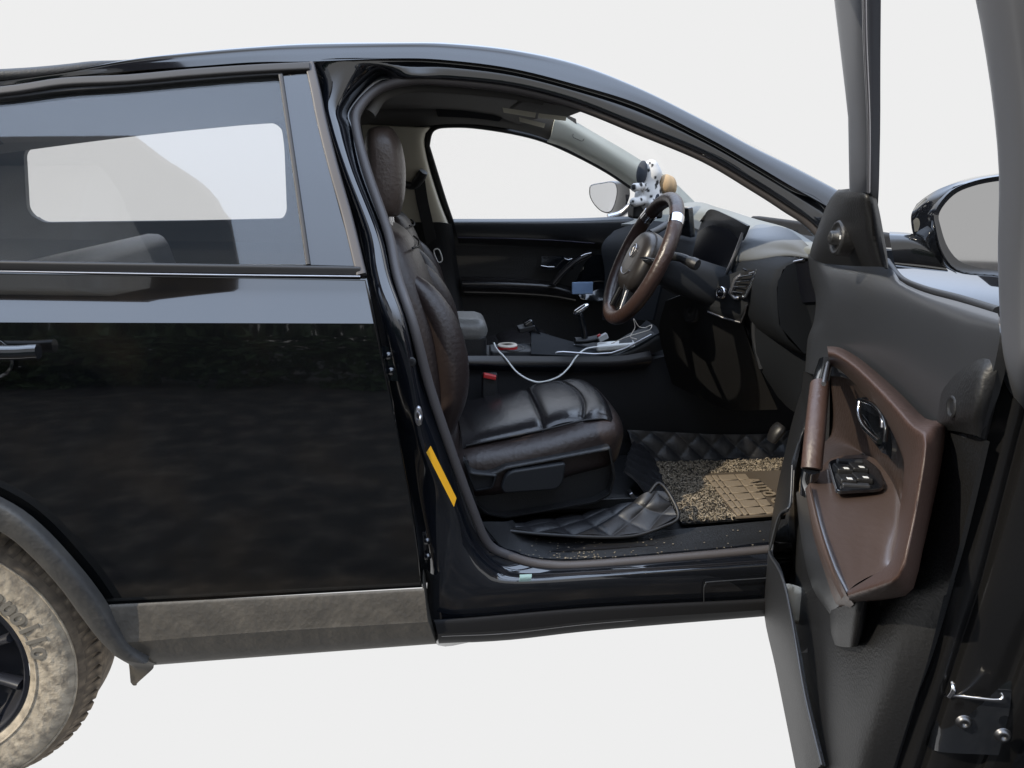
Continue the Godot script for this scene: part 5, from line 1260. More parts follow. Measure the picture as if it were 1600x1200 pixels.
func floor_mats() -> void:
	# quilted liner: seat side, far wall and front
	var q := node("quilted_mat")
	tag(q, "black quilted leatherette floor liner in the driver's footwell", "floor mat")
	obj("base", patch([v3([.0544,.53,-.5906,.7742,.53,-.9319,1.3153,.53,-.8703,1.5506,.53,-.8435]), v3([.1095,.53,-.1901,.6821,.53,-.3274,1.0379,.53,-.332,1.2469,.53,-.3082]), v3([.1384,.53,-.1222,.6378,.53,-.1299,.9704,.53,-.149,1.1558,.53,-.1476])], 3, 3, Vector3.UP, .008), MT.liner, q)
	obj("side_flap", patch([v3([.1673,.5865,-.16,.2765,.5724,-.15,.4307,.5568,-.145,.5354,.5546,-.145,.6152,.5741,-.15,.6581,.5933,-.16]), v3([.2131,.5769,-.19,.2998,.5721,-.19,.4403,.5682,-.19,.5466,.5776,-.19,.6176,.5928,-.19,.6566,.6022,-.19]), v3([.2734,.5582,-.25,.3613,.564,-.24,.4669,.5784,-.23,.5359,.5967,-.22,.5953,.6172,-.21,.6494,.6202,-.21]), v3([.314,.5417,-.28,.4033,.5593,-.27,.4894,.5854,-.25,.5499,.6042,-.24,.6055,.6404,-.23,.6458,.6346,-.23])], 24, 14, Vector3(0, 1, .6), .006, false, .085), MT.liner, q)
	obj("tunnel_flap", patch([v3([.679,.6335,-.77,.862,.617,-.77,1.0482,.6027,-.77,1.2245,.6029,-.77,1.3758,.6353,-.77]), v3([.6864,.5982,-.75,.858,.5725,-.75,1.0439,.5553,-.75,1.231,.5618,-.75,1.3726,.5704,-.75]), v3([.7031,.5433,-.72,.8516,.5133,-.72,1.0127,.5061,-.72,1.153,.4951,-.72,1.2438,.527,-.72,1.3596,.5459,-.72])], 24, 16, Vector3(0, .2, 1), .006, false, .085), MT.liner, q)
	obj("seat_flap", patch([v3([.5444,.6777,-.3,.6076,.6441,-.5,.6891,.6088,-.72]), v3([.6066,.6149,-.28,.6752,.5922,-.5,.7338,.5797,-.7]), v3([.6674,.5815,-.26,.709,.5749,-.46,.7453,.5552,-.66])], 16, 16, Vector3(.3, 1, 0), .006, false, .085), MT.liner, q)
	var bd := M.new()
	bd.tube(spl(v3([.1671,.5856,-.158,.2762,.5715,-.148,.4303,.556,-.143,.5349,.5538,-.143,.6146,.5732,-.148,.6617,.5931,-.16,.6541,.6333,-.21,.6293,.6598,-.24,.5986,.639,-.225]), 5), .005, 8)
	obj("edge_binding", bd, MT.rubber_dark, q)
	var toe := M.new()
	toe.tube(spl(v3([1.0713,.6715,-.5,1.0832,.7009,-.5,1.1019,.7256,-.5]), 4), PackedFloat32Array([.02, .024, .027, .028, .03, .03, .03, .028, .022]), 10, false, true, .6)
	obj("foot_rest", toe, MT.liner, q)
	# coil mat
	var mt := node("coil_mat")
	tag(mt, "coarse beige and black coil mat with a rubber heel pad on the driver's floor", "floor mat")
	var out := v3([.7443,.548,-.6552,.9548,.548,-.6371,1.133,.548,-.6346,1.4345,.548,-.6427,1.2236,.548,-.2709,.9744,.548,-.2207,.6924,.548,-.2114,.6981,.548,-.3084])
	var base := PackedVector2Array()
	for p in out:
		base.append(Vector2(p.x, -p.z))
	obj("backing", panel(base, 0, 0.0, .008, .003), MT.dark, mt, Transform3D(Basis(Vector3(1, 0, 0), -PI / 2), Vector3(0, .552, 0)))
	var coil := M.new()
	var arc := PackedVector3Array()
	for k in 7:
		var a := k * .85
		arc.append(Vector3(cos(a) * .006, sin(a) * .004 + .002, k * .0022 - .007))
	coil.tube(arc, .0014, 4, false, false)
	var mm := MultiMesh.new()
	mm.transform_format = MultiMesh.TRANSFORM_3D
	mm.use_colors = true
	mm.mesh = coil.mesh()
	var rng := RandomNumberGenerator.new()
	rng.seed = 77
	var pad := v3([.8668,.556,-.5307,1.0265,.556,-.5344,1.2152,.556,-.5296,1.0628,.556,-.2276,.9698,.556,-.2126,.8467,.556,-.2099])
	var padp := PackedVector2Array()
	for p in pad:
		padp.append(Vector2(p.x, -p.z))
	var tr := []
	var lo := Vector2(9, 9)
	var hi := Vector2(-9, -9)
	for p in base:
		lo = lo.min(p)
		hi = hi.max(p)
	var guard := 0
	while tr.size() < 8000 and guard < 90000:
		guard += 1
		var p := Vector2(rng.randf_range(lo.x, hi.x), rng.randf_range(lo.y, hi.y))
		if Geometry2D.is_point_in_polygon(p, base) and not Geometry2D.is_point_in_polygon(p, padp):
			var bs := Basis(Vector3.UP, rng.randf() * TAU) * Basis(Vector3(1, 0, 0), rng.randf_range(-.6, .6)) * Basis(Vector3(0, 0, 1), rng.randf() * TAU)
			tr.append(Transform3D(bs.scaled(Vector3.ONE * rng.randf_range(.6, 1.0)), Vector3(p.x, .5535 + rng.randf() * .006, -p.y)))
	mm.instance_count = tr.size()
	for i in tr.size():
		mm.set_instance_transform(i, tr[i])
		var dk := rng.randf()
		mm.set_instance_color(i, Color(.035, .028, .02) if dk < .3 else Color(.27, .225, .165) * (.55 + .6 * rng.randf()))
	var mi := MultiMeshInstance3D.new()
	mi.name = "coils"
	mi.multimesh = mm
	mi.material_override = MT.coil
	mi.set_meta("kind", "stuff")
	mt.add_child(mi, true)
	# heel pad: plate with raised blocks and lettering
	obj("heel_pad", panel(padp, 0, 0.0, .006, .002), MT.pad_dark, mt, Transform3D(Basis(Vector3(1, 0, 0), -PI / 2), Vector3(0, .561, 0)))
	var A := v3([.8624,.561,-.508,1.0001,.561,-.5085])
	var Bq := v3([.8506,.561,-.2112,.972,.561,-.2142])
	var widths := [.16, .14, .42, .28]
	for r in 6:
		var x := 0.0
		for k in 4:
			var w: float = widths[(k + r * 0) % 4]
			var u0 := x + .015
			var u1 := x + w - .015
			x += w
			var v0 := (r + .08) / 6.0
			var v1 := (r + .92) / 6.0
			var c4 := PackedVector2Array()
			for uv in [[u0, v0], [u1, v0], [u1, v1], [u0, v1]]:
				var p3: Vector3 = A[0].lerp(A[1], uv[0]).lerp(Bq[0].lerp(Bq[1], uv[0]), uv[1])
				c4.append(Vector2(p3.x, -p3.z))
			obj("block", panel(c4, 0, 0.0, .004, .0015), MT.pad, mt, Transform3D(Basis(Vector3(1, 0, 0), -PI / 2), Vector3(0, .565, 0)))
	var t0 := v3([.9973,.566,-.4488,1.0055,.566,-.2873])
	var tx := t0[1] - t0[0]
	obj("lettering", text("AUTO C", .052, .003), MT.pad, mt, Transform3D(Basis(tx.normalized(), tx.normalized().cross(Vector3.UP) * -1.0, Vector3.UP), t0[0] + tx * .5))
# ---------------------------------------------------------------- mesh tools
class M:
	var v := PackedVector3Array()
	var n := PackedVector3Array()
	var ix := PackedInt32Array()
	var col := PackedColorArray()
	func p(a: Vector3, b: Vector3) -> int:
		v.append(a)
		n.append(b)
		return v.size() - 1
	func t(a: int, b: int, c: int) -> void:
		var g := (v[c] - v[a]).cross(v[b] - v[a])
		if g.dot(n[a] + n[b] + n[c]) < 0.0:
			ix.append_array(PackedInt32Array([a, c, b]))
		else:
			ix.append_array(PackedInt32Array([a, b, c]))
	func q(a: int, b: int, c: int, d: int) -> void:
		t(a, b, c)
		t(a, c, d)
	func flat(pts: Array, nn: Vector3) -> void:
		var s := v.size()
		for a in pts:
			p(a, nn)
		for i in range(1, pts.size() - 1):
			t(s, s + i, s + i + 1)
	func quadf(a: Vector3, b: Vector3, c: Vector3, d: Vector3, out: Vector3) -> void:
		var nn := (c - a).cross(b - d).normalized()
		if nn.dot(out) < 0.0:
			nn = -nn
		flat([a, b, c, d], nn)
	func grid(rows: Array, cu: bool, hint: Vector3, cv := false) -> void:
		var R := rows.size()
		var K: int = rows[0].size()
		var s := v.size()
		var ns := PackedVector3Array()
		var sum := 0.0
		for r in R:
			var row: PackedVector3Array = rows[r]
			var ra: PackedVector3Array = rows[(r - 1 + R) % R if cv else maxi(r - 1, 0)]
			var rb: PackedVector3Array = rows[(r + 1) % R if cv else mini(r + 1, R - 1)]
			var cen := Vector3.ZERO
			if hint == Vector3.ZERO:
				for a in row:
					cen += a
				cen /= K
			for k in K:
				var ka := (k - 1 + K) % K if cu else maxi(k - 1, 0)
				var kb := (k + 1) % K if cu else mini(k + 1, K - 1)
				var du := row[kb] - row[ka]
				var dv := rb[k] - ra[k]
				if du.length_squared() < 1e-14:
					du = ra[kb] - ra[ka] + rb[kb] - rb[ka]
				var nn := du.cross(dv).normalized()
				if nn == Vector3.ZERO:
					nn = (row[k] - cen).normalized() if hint == Vector3.ZERO else hint
				ns.append(nn)
				sum += nn.dot(row[k] - cen) if hint == Vector3.ZERO else nn.dot(hint)
		var sg := 1.0 if sum >= 0.0 else -1.0
		for r in R:
			for k in K:
				p(rows[r][k], ns[r * K + k] * sg)
		for r in (R if cv else R - 1):
			for k in (K if cu else K - 1):
				var k2 := (k + 1) % K
				var r2 := (r + 1) % R
				q(s + r * K + k, s + r * K + k2, s + r2 * K + k2, s + r2 * K + k)
	func cap(row: PackedVector3Array, out: Vector3) -> void:
		var c := Vector3.ZERO
		for a in row:
			c += a
		c /= row.size()
		var s := p(c, out)
		for a in row:
			p(a, out)
		for i in row.size():
			t(s, s + 1 + i, s + 1 + (i + 1) % row.size())
	func tube(path: PackedVector3Array, rad, sides := 8, closed := false, caps := true, squash := 1.0, up := Vector3.ZERO) -> void:
		var rows := []
		var N := path.size()
		var side := Vector3.ZERO
		for i in N:
			var T := (path[(i + 1) % N if closed else mini(i + 1, N - 1)] - path[(i - 1 + N) % N if closed else maxi(i - 1, 0)]).normalized()
			if up != Vector3.ZERO:
				side = T.cross(up).normalized()
			elif side == Vector3.ZERO:
				side = T.cross(Vector3.UP if absf(T.y) < 0.9 else Vector3.RIGHT).normalized()
			else:
				side = (side - T * side.dot(T)).normalized()
			var w := side.cross(T)
			var rr: float = rad[i] if rad is Array or rad is PackedFloat32Array else rad
			var row := PackedVector3Array()
			for k in sides:
				var a := TAU * k / sides
				row.append(path[i] + side * (cos(a) * rr) + w * (sin(a) * rr * squash))
			rows.append(row)
		grid(rows, true, Vector3.ZERO, closed)
		if caps and not closed:
			cap(rows[0], (path[0] - path[1]).normalized())
			cap(rows[N - 1], (path[N - 1] - path[N - 2]).normalized())
	func sweep(path: PackedVector3Array, prof: PackedVector2Array, up, closed := false) -> void:
		var rows := []
		var N := path.size()
		for i in N:
			var T := (path[(i + 1) % N if closed else mini(i + 1, N - 1)] - path[(i - 1 + N) % N if closed else maxi(i - 1, 0)]).normalized()
			var u: Vector3 = up[i] if up is PackedVector3Array or up is Array else up
			var side := T.cross(u).normalized()
			var w := side.cross(T)
			var row := PackedVector3Array()
			for a in prof:
				row.append(path[i] + side * a.x + w * a.y)
			rows.append(row)
		grid(rows, true, Vector3.ZERO, closed)
		if not closed:
			cap(rows[0], (path[0] - path[1]).normalized())
			cap(rows[N - 1], (path[N - 1] - path[N - 2]).normalized())
	func box(c: Vector3, size: Vector3, r := 0.004, b := Basis.IDENTITY) -> void:
		var h := size * 0.5
		r = minf(r, minf(h.x, minf(h.y, h.z)) * 0.98)
		for ax in 3:
			for sg in [-1.0, 1.0]:
				var A := (ax + 1) % 3
				var B := (ax + 2) % 3
				var la := [-h[A], -h[A] + r * 0.29, -h[A] + r, h[A] - r, h[A] - r * 0.29, h[A]]
				var lb := [-h[B], -h[B] + r * 0.29, -h[B] + r, h[B] - r, h[B] - r * 0.29, h[B]]
				var s := v.size()
				for i in 6:
					for j in 6:
						var q3 := Vector3.ZERO
						q3[ax] = sg * h[ax]
						q3[A] = la[i]
						q3[B] = lb[j]
						var cl := q3.clamp(-h + Vector3.ONE * r, h - Vector3.ONE * r)
						var nn := (q3 - cl).normalized()
						p(c + b * (cl + nn * r), b * nn)
				for i in 5:
					for j in 5:
						q(s + i * 6 + j, s + i * 6 + j + 1, s + i * 6 + j + 7, s + i * 6 + j + 6)
	func lathe(prof: PackedVector2Array, segs: int, c: Vector3, axis: Vector3, closedp := false, a0 := 0.0, a1 := TAU) -> void:
		# prof: (radius, height along the axis)
		var ez := axis.normalized()
		var ex := ez.cross(Vector3.UP if absf(ez.y) < 0.9 else Vector3.RIGHT).normalized()
		var ey := ez.cross(ex)
		var rows := []
		var full := absf(a1 - a0 - TAU) < 1e-4
		for i in (segs if full else segs + 1):
			var a := a0 + (a1 - a0) * i / segs
			var row := PackedVector3Array()
			for q2 in prof:
				row.append(c + (ex * cos(a) + ey * sin(a)) * q2.x + ez * q2.y)
			rows.append(row)
		var s := v.size()
		grid(rows, closedp, Vector3(1e-9, 0, 0), full)
		# turn normals away from the profile's middle circle
		var mid := Vector2.ZERO
		for q2 in prof:
			mid += q2
		mid /= prof.size()
		var sum := 0.0
		for i in range(s, v.size()):
			var d := v[i] - c
			var hh := d.dot(ez)
			var rad := d - ez * hh
			var ring := rad.normalized() * mid.x + ez * mid.y
			sum += n[i].dot(d - ring)
		if sum < 0.0:
			for i in range(s, v.size()):
				n[i] = -n[i]
			for i in range(0, ix.size(), 3):
				if ix[i] >= s:
					var tmp := ix[i + 1]
					ix[i + 1] = ix[i + 2]
					ix[i + 2] = tmp
	func smooth() -> void:
		var acc := {}
		for i in range(0, ix.size(), 3):
			var a := v[ix[i]]
			var b := v[ix[i + 1]]
			var c := v[ix[i + 2]]
			var g := (c - a).cross(b - a)
			for q3 in [a, b, c]:
				var key := Vector3i((q3 * 20000.0).round())
				acc[key] = acc.get(key, Vector3.ZERO) + g
		for i in v.size():
			var key2 := Vector3i((v[i] * 20000.0).round())
			if acc.has(key2):
				n[i] = acc[key2].normalized()
	func xform(x: Transform3D, from := 0) -> void:
		for i in range(from, v.size()):
			v[i] = x * v[i]
			n[i] = (x.basis * n[i]).normalized()
	func mesh() -> ArrayMesh:
		var a := []
		a.resize(Mesh.ARRAY_MAX)
		a[Mesh.ARRAY_VERTEX] = v
		a[Mesh.ARRAY_NORMAL] = n
		a[Mesh.ARRAY_INDEX] = ix
		if col.size() == v.size() and col.size() > 0:
			a[Mesh.ARRAY_COLOR] = col
		var am := ArrayMesh.new()
		am.add_surface_from_arrays(Mesh.PRIMITIVE_TRIANGLES, a)
		return am

func v2(l: Array) -> PackedVector2Array:
	var o := PackedVector2Array()
	for i in range(0, l.size(), 2):
		o.append(Vector2(l[i], l[i + 1]))
	return o
func v3(l: Array) -> PackedVector3Array:
	var o := PackedVector3Array()
	for i in range(0, l.size(), 3):
		o.append(Vector3(l[i], l[i + 1], l[i + 2]))
	return o
func cr(a, b, c, d, t: float):
	return 0.5 * ((2.0 * b) + (c - a) * t + (2.0 * a - 5.0 * b + 4.0 * c - d) * t * t + (3.0 * b - a - 3.0 * c + d) * t * t * t)
func spl(pts: PackedVector3Array, per: int, closed := false) -> PackedVector3Array:
	var o := PackedVector3Array()
	var N := pts.size()
	for i in (N if closed else N - 1):
		var a := pts[(i - 1 + N) % N] if closed else (pts[i - 1] if i > 0 else pts[0] * 2.0 - pts[1])
		var b := pts[i]
		var c := pts[(i + 1) % N]
		var d := pts[(i + 2) % N] if closed else (pts[i + 2] if i + 2 < N else pts[N - 1] * 2.0 - pts[N - 2])
		for k in per:
			o.append(cr(a, b, c, d, float(k) / per))
	if not closed:
		o.append(pts[N - 1])
	return o
func spl2(pts: PackedVector2Array, per: int, closed := false) -> PackedVector2Array:
	var q := PackedVector3Array()
	for a in pts:
		q.append(Vector3(a.x, a.y, 0))
	var o := PackedVector2Array()
	for a in spl(q, per, closed):
		o.append(Vector2(a.x, a.y))
	return o
func rnd(pts: PackedVector2Array, r: float, segs := 4) -> PackedVector2Array:
	# a polygon with rounded corners
	var o := PackedVector2Array()
	var N := pts.size()
	for i in N:
		var a := pts[(i - 1 + N) % N]
		var b := pts[i]
		var c := pts[(i + 1) % N]
		var e1 := a - b
		var e2 := c - b
		var d := minf(r, minf(e1.length(), e2.length()) * 0.45)
		var p1 := b + e1.normalized() * d
		var p2 := b + e2.normalized() * d
		for k in segs + 1:
			var t := float(k) / segs
			o.append(p1.lerp(b, t).lerp(b.lerp(p2, t), t))
	return o
func rr(w: float, h: float, r: float, segs := 3) -> PackedVector2Array:
	return rnd(PackedVector2Array([Vector2(-w / 2, -h / 2), Vector2(w / 2, -h / 2), Vector2(w / 2, h / 2), Vector2(-w / 2, h / 2)]), r, segs)
func lift(pts: PackedVector2Array, z: float) -> PackedVector3Array:
	var o := PackedVector3Array()
	for a in pts:
		o.append(Vector3(a.x, a.y, z))
	return o
func resample(pts: PackedVector3Array, count: int) -> PackedVector3Array:
	var L := [0.0]
	for i in range(1, pts.size()):
		L.append(L[i - 1] + pts[i].distance_to(pts[i - 1]))
	var o := PackedVector3Array()
	var j := 0
	for k in count:
		var s: float = L[-1] * k / (count - 1)
		while j < pts.size() - 2 and L[j + 1] < s:
			j += 1
		o.append(pts[j].lerp(pts[j + 1], (s - L[j]) / maxf(L[j + 1] - L[j], 1e-9)))
	return o
func patch(rows: Array, nu: int, nv: int, hint: Vector3, th := 0.0, lin := false, quilt := 0.0) -> M:
	# a smooth sheet through rows of control points (each row may have its own count), thickness th behind it
	var m := M.new()
	var most := 0
	for r in rows:
		most = maxi(most, r.size())
	var cnt := (most - 1) * nu + 1
	var fine := []
	for r in rows:
		fine.append(resample(r if lin else spl(r, 8), cnt) if r.size() > 1 else r)
	var out := []
	for k in cnt:
		var line := PackedVector3Array()
		for r in fine:
			line.append(r[k])
		out.append(spl(line, nv))
	m.grid(out, false, hint)
	if quilt > 0.0:
		var K2: int = out[0].size()
		var mu := out.size() / 2
		var mv := K2 / 2
		var lu := [0.0]
		for i in range(1, out.size()):
			lu.append(lu[i - 1] + out[i][mv].distance_to(out[i - 1][mv]))
		var lv := [0.0]
		for i in range(1, K2):
			lv.append(lv[i - 1] + out[mu][i].distance_to(out[mu][i - 1]))
		for i in out.size():
			for j in K2:
				var h := sqrt(absf(sin(PI * (lu[i] + lv[j]) / quilt) * sin(PI * (lu[i] - lv[j]) / quilt)))
				out[i][j] = out[i][j] + m.n[i * K2 + j] * (h * quilt * 0.09)
		m = M.new()
		m.grid(out, false, hint)
	if th > 0.0:
		var K: int = out[0].size()
		var back := []
		for r in out.size():
			var row := PackedVector3Array()
			for k in K:
				row.append(out[r][k] - m.n[r * K + k] * th)
			back.append(row)
		m.grid(back, false, -hint)
		var R := out.size()
		for k in K - 1:
			m.quadf(out[0][k], out[0][k + 1], back[0][k + 1], back[0][k], out[0][k] - out[1][k])
			m.quadf(out[R - 1][k], out[R - 1][k + 1], back[R - 1][k + 1], back[R - 1][k], out[R - 1][k] - out[R - 2][k])
		for r in R - 1:
			m.quadf(out[r][0], out[r + 1][0], back[r + 1][0], back[r][0], out[r][0] - out[r][1])
			m.quadf(out[r][K - 1], out[r + 1][K - 1], back[r + 1][K - 1], back[r][K - 1], out[r][K - 1] - out[r][K - 2])
	return m

# ---------------------------------------------------------------- the car's side surface: z as a function of x and y
var KN := [
	[v2([.30, -.02, .37, -.004, .54, .018, .65, .027, .8, .034, 1.0, .037, 1.12, .035, 1.177, .031])],
	[v2([1.177, .031, 1.225, -.003, 1.272, -.027])],
	[v2([1.272, -.036, 1.40, -.096, 1.5, -.143, 1.6, -.193, 1.7, -.246, 1.85, -.335])]]
func seg(k: PackedVector2Array, t: float) -> float:
	var i := 0
	while i < k.size() - 2 and t > k[i + 1].x:
		i += 1
	var a := k[maxi(i - 1, 0)]
	var b := k[i]
	var c := k[i + 1]
	var d := k[mini(i + 2, k.size() - 1)]
	var s0 := (c.y - a.y) / (c.x - a.x)
	var s1 := (d.y - b.y) / (d.x - b.x)
	var h := c.x - b.x
	var u := (t - b.x) / h
	if u < 0.0:
		return b.y + s0 * (t - b.x)
	if u > 1.0:
		return c.y + s1 * (t - c.x)
	return (2 * u * u * u - 3 * u * u + 1) * b.y + (u * u * u - 2 * u * u + u) * h * s0 + (3 * u * u - 2 * u * u * u) * c.y + (u * u * u - u * u) * h * s1
func zpart(t: float) -> int:
	return 0 if t < 1.177 else (1 if t < 1.272 else 2)
func zs(x: float, y: float) -> float:
	var t := y + .025 * (x + .11)
	return seg(KN[zpart(t)][0], t)
func zf(mode: int, x: float, y: float, part: int) -> float:
	if mode == 0:
		return 0.0
	var t := y + .025 * (x + .11)
	var z := seg(KN[part][0], t)
	return z if mode == 1 else -1.86 - z
func ccw(p: PackedVector2Array) -> PackedVector2Array:
	var a := 0.0
	for i in p.size():
		var b := p[(i + 1) % p.size()]
		a += p[i].x * b.y - p[i].y * b.x
	var o := p.duplicate()
	if a < 0.0:
		o.reverse()
	return o
func inset(p: PackedVector2Array, d: float) -> PackedVector2Array:
	var o := PackedVector2Array()
	var N := p.size()
	for i in N:
		var e1 := (p[i] - p[(i - 1 + N) % N]).normalized()
		var e2 := (p[(i + 1) % N] - p[i]).normalized()
		var n1 := Vector2(-e1.y, e1.x)
		var n2 := Vector2(-e2.y, e2.x)
		var nn := (n1 + n2).normalized()
		o.append(p[i] + nn * (d / maxf(0.45, nn.dot(n1))))
	return o
func panel(outline: PackedVector2Array, mode := 0, off := 0.0, th := 0.02, r := 0.004, holes := [], sgn := 1.0, m: M = null, dome := 0.0) -> M:
	# a plate with rounded edges that follows the surface «mode»; faces +z (sgn 1) or -z (sgn -1)
	if m == null:
		m = M.new()
	var loops := [[ccw(outline), false]]
	for h in holes:
		loops.append([ccw(h), true])
	var fills := []
	var from := m.v.size()
	for lp in loops:
		var P: PackedVector2Array = lp[0]
		var hole: bool = lp[1]
		var rings := []
		var steps := 4
		var s2 := -1.0 if hole else 1.0
		rings.append([P, -th, 0.0])
		for k in steps + 1:
			var a := PI * 0.5 * k / steps
			rings.append([inset(P, s2 * r * (1.0 - cos(a))), -r * (1.0 - sin(a)), a])
		for ri in rings.size() - 1:
			var A = rings[ri]
			var B = rings[ri + 1]
			var s := m.v.size()
			var K := P.size()
			for i in K:
				var e: Vector2 = (P[(i + 1) % K] - P[(i - 1 + K) % K]).normalized()
				var outw := Vector2(e.y, -e.x) * s2
				for Q in [A, B]:
					var c: Vector2 = Q[0][i]
					var pt := zpart(c.y + .025 * (c.x + .11))
					m.p(Vector3(c.x, c.y, zf(mode, c.x, c.y, pt) + sgn * (off + Q[1])), Vector3(outw.x * cos(Q[2]), outw.y * cos(Q[2]), sgn * sin(Q[2])).normalized())
			for i in K:
				var j := (i + 1) % K
				m.q(s + i * 2, s + i * 2 + 1, s + j * 2 + 1, s + j * 2)
		fills.append(rings[-1][0])
	# fill
	var ymin := 1e9
	var ymax := -1e9
	for c in fills[0]:
		ymin = minf(ymin, c.y + .025 * (c.x + .11))
		ymax = maxf(ymax, c.y + .025 * (c.x + .11))
	var cuts := [ymin]
	if mode > 0:
		var y := ymin
		while y < ymax - 1e-6:
			var ny := minf(y + 0.022, ymax)
			for s in [1.177, 1.272]:
				if y < s - 1e-6 and ny > s:
					ny = s
			cuts.append(ny)
			y = ny
	elif holes.size() > 0:
		var N := 40
		for i in range(1, N + 1):
			cuts.append(lerpf(ymin, ymax, float(i) / N))
	else:
		cuts.append(ymax)
	for face in 2:
		for ci in cuts.size() - 1:
			var y0: float = cuts[ci]
			var y1: float = cuts[ci + 1]
			var pieces := [fills[0] if face == 0 else loops[0][0]]
			if cuts.size() > 2:
				var strip := PackedVector2Array([Vector2(-20, y0 - .025 * (-20 + .11)), Vector2(20, y0 - .025 * (20 + .11)), Vector2(20, y1 - .025 * (20 + .11)), Vector2(-20, y1 - .025 * (-20 + .11))])
				pieces = Geometry2D.intersect_polygons(pieces[0], strip)
				for hi in range(1, fills.size()):
					var nxt := []
					for pc in pieces:
						nxt.append_array(Geometry2D.clip_polygons(pc, fills[hi] if face == 0 else loops[hi][0]))
					pieces = nxt
			var part := zpart((y0 + y1) * 0.5)
			for pc in pieces:
				var tg := Geometry2D.triangulate_polygon(pc)
				if tg.is_empty():
					continue
				var s := m.v.size()
				for c in pc:
					var z := zf(mode, c.x, c.y, part)
					var nn := Vector3(0, 0, sgn)
					if mode > 0:
						var e := 0.002
						var dy := (zf(mode, c.x, c.y + e, part) - zf(mode, c.x, c.y - e, part)) / (2 * e)
						var dx := (zf(mode, c.x + e, c.y, part) - zf(mode, c.x - e, c.y, part)) / (2 * e)
						nn = Vector3(-dx, -dy, 1.0).normalized() * sgn
					if face == 1:
						nn = -nn
					m.p(Vector3(c.x, c.y, z + sgn * (off - (th if face == 1 else 0.0))), nn)
				for i in range(0, tg.size(), 3):
					m.t(s + tg[i], s + tg[i + 1], s + tg[i + 2])
	return m

# ---------------------------------------------------------------- soft shapes: rounded cones and ellipsoids melted together
func ecap(q: Vector3, a: Vector3, b: Vector3, ra: float, rb: float) -> float:
	var ab := b - a
	var t := clampf((q - a).dot(ab) / maxf(ab.length_squared(), 1e-9), 0.0, 1.0)
	return q.distance_to(a + ab * t) - lerpf(ra, rb, t)
func field(prims: Array, q: Vector3, k: float) -> float:
	var d := 1e9
	for pr in prims:
		var e: float
		if pr.size() == 4:
			e = ecap(q, pr[0], pr[1], pr[2], pr[3])
		else:
			var l: Vector3 = (q - pr[0]) * pr[2] / pr[1]
			var l2: Vector3 = (q - pr[0]) * pr[2] / (pr[1] * pr[1])
			var k0 := l.length()
			e = k0 * (k0 - 1.0) / maxf(l2.length(), 1e-6)
		var h := maxf(k - absf(d - e), 0.0) / k
		d = minf(d, e) - h * h * k * 0.25
	return d
func nets(prims: Array, lo: Vector3, hi: Vector3, cell: float, k: float) -> M:
	var m := M.new()
	var nx := int((hi.x - lo.x) / cell) + 2
	var ny := int((hi.y - lo.y) / cell) + 2
	var nz := int((hi.z - lo.z) / cell) + 2
	var f := PackedFloat32Array()
	f.resize(nx * ny * nz)
	for z in nz:
		for y in ny:
			for x in nx:
				f[(z * ny + y) * nx + x] = field(prims, lo + Vector3(x, y, z) * cell, k)
	var at := {}
	for z in nz - 1:
		for y in ny - 1:
			for x in nx - 1:
				var b := (z * ny + y) * nx + x
				var s := 0
				var c := Vector3.ZERO
				var cnt := 0
				for e in EDGES:
					var f0 := f[b + (e[0] & 1) + ((e[0] >> 1) & 1) * nx + (e[0] >> 2) * nx * ny]
					var f1 := f[b + (e[1] & 1) + ((e[1] >> 1) & 1) * nx + (e[1] >> 2) * nx * ny]
					if (f0 < 0.0) != (f1 < 0.0):
						var t := f0 / (f0 - f1)
						c += Vector3(e[0] & 1, (e[0] >> 1) & 1, e[0] >> 2).lerp(Vector3(e[1] & 1, (e[1] >> 1) & 1, e[1] >> 2), t)
						cnt += 1
				if cnt:
					var q := lo + (Vector3(x, y, z) + c / cnt) * cell
					var h := cell * 0.5
					var g := Vector3(field(prims, q + Vector3(h, 0, 0), k) - field(prims, q - Vector3(h, 0, 0), k), field(prims, q + Vector3(0, h, 0), k) - field(prims, q - Vector3(0, h, 0), k), field(prims, q + Vector3(0, 0, h), k) - field(prims, q - Vector3(0, 0, h), k))
					at[b] = m.p(q, g.normalized())
	for z in range(1, nz - 1):
		for y in range(1, ny - 1):
			for x in range(1, nx - 1):
				var b := (z * ny + y) * nx + x
				var s0 := f[b] < 0.0
				if s0 != (f[b + 1] < 0.0):
					m.q(at[b], at[b - nx], at[b - nx - nx * ny], at[b - nx * ny])
				if s0 != (f[b + nx] < 0.0):
					m.q(at[b], at[b - 1], at[b - 1 - nx * ny], at[b - nx * ny])
				if s0 != (f[b + nx * ny] < 0.0):
					m.q(at[b], at[b - 1], at[b - 1 - nx], at[b - nx])
	return m
var EDGES := [[0, 1], [2, 3], [4, 5], [6, 7], [0, 2], [1, 3], [4, 6], [5, 7], [0, 4], [1, 5], [2, 6], [3, 7]]

# ---------------------------------------------------------------- nodes
func obj(called: String, m, mat: Material, parent: Node = self, at := Transform3D.IDENTITY) -> MeshInstance3D:
	var o := MeshInstance3D.new()
	o.name = called
	o.mesh = m.mesh() if m is M else m
	o.material_override = mat
	o.transform = at
	parent.add_child(o, true)
	return o
func node(called: String, parent: Node = self, at := Transform3D.IDENTITY) -> Node3D:
	var o := Node3D.new()
	o.name = called
	o.transform = at
	parent.add_child(o, true)
	return o
func tag(o: Node, label: String, category := "", group := "", kind := "") -> void:
	o.set_meta("label", label)
	if category:
		o.set_meta("category", category)
	if group:
		o.set_meta("group", group)
	if kind:
		o.set_meta("kind", kind)

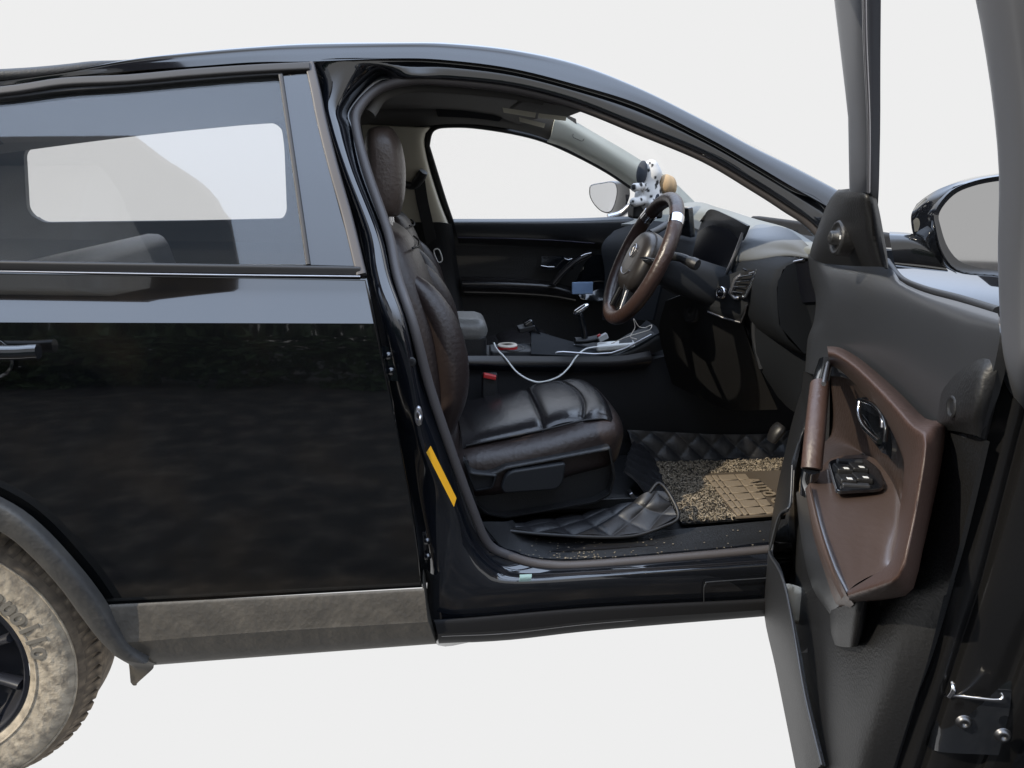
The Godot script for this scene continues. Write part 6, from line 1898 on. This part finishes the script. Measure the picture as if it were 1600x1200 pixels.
# ---------------------------------------------------------------- materials
func noise(freq: float, oct := 4, sd := 1, type := FastNoiseLite.TYPE_SIMPLEX_SMOOTH) -> FastNoiseLite:
	var f := FastNoiseLite.new()
	f.noise_type = type
	f.frequency = freq
	f.fractal_octaves = oct
	f.seed = sd
	return f
func ntex(f: FastNoiseLite, ramp: Array, size := 512, normal := 0.0) -> NoiseTexture2D:
	var t := NoiseTexture2D.new()
	t.width = size
	t.height = size
	t.seamless = true
	t.noise = f
	if normal > 0.0:
		t.as_normal_map = true
		t.bump_strength = normal
	elif ramp.size() > 0:
		var g := Gradient.new()
		var offs := PackedFloat32Array()
		var cols := PackedColorArray()
		for i in range(0, ramp.size(), 2):
			offs.append(ramp[i])
			cols.append(ramp[i + 1])
		g.offsets = offs
		g.colors = cols
		t.color_ramp = g
	return t
func lin(r: float, g: float, b: float) -> Color:
	return Color(r, g, b).linear_to_srgb()
func mat(c: Color, rough := 0.5, metal := 0.0, spec := 0.5) -> StandardMaterial3D:
	var m := StandardMaterial3D.new()
	m.albedo_color = c
	m.roughness = rough
	m.metallic = metal
	m.metallic_specular = spec
	return m
func tri(m: StandardMaterial3D, scale: float, world := false) -> StandardMaterial3D:
	m.uv1_triplanar = true
	m.uv1_world_triplanar = world
	m.uv1_scale = Vector3.ONE * scale
	return m

func loft(sections: Array, per := 3) -> M:
	# closed loops (same count) joined by a smooth skin, with rounded-off ends as given
	var K: int = sections[0].size()
	var cols := []
	for k in K:
		var line := PackedVector3Array()
		for s in sections:
			line.append(s[k])
		cols.append(spl(line, per))
	var rows := []
	for r in cols[0].size():
		var row := PackedVector3Array()
		for k in K:
			row.append(cols[k][r])
		rows.append(row)
	var m := M.new()
	m.grid(rows, true, Vector3.ZERO)
	var c0 := Vector3.ZERO
	var c1 := Vector3.ZERO
	for a in rows[0]:
		c0 += a / K
	for a in rows[-1]:
		c1 += a / K
	m.cap(rows[0], (c0 - c1).normalized())
	m.cap(rows[-1], (c1 - c0).normalized())
	return m
func sup(c: Vector3, ax: Vector3, ay: Vector3, e: float, k := 40) -> PackedVector3Array:
	# a superellipse loop
	var o := PackedVector3Array()
	for i in k:
		var a := TAU * i / k
		var ca := cos(a)
		var sa := sin(a)
		o.append(c + ax * (signf(ca) * pow(absf(ca), 2.0 / e)) + ay * (signf(sa) * pow(absf(sa), 2.0 / e)))
	return o
func text(s: String, size: float, depth: float, bold := true) -> TextMesh:
	var t := TextMesh.new()
	var f := SystemFont.new()
	f.font_names = PackedStringArray(["Droid Sans"])
	f.font_weight = 700 if bold else 400
	t.font = f
	t.text = s
	t.font_size = 32
	t.pixel_size = size / 32.0
	t.depth = depth
	return t
func frame(o: Vector3, x: Vector3, up: Vector3) -> Transform3D:
	# local x along x, local y near up
	var ex := x.normalized()
	var ez := ex.cross(up).normalized()
	return Transform3D(Basis(ex, ez.cross(ex), ez), o)
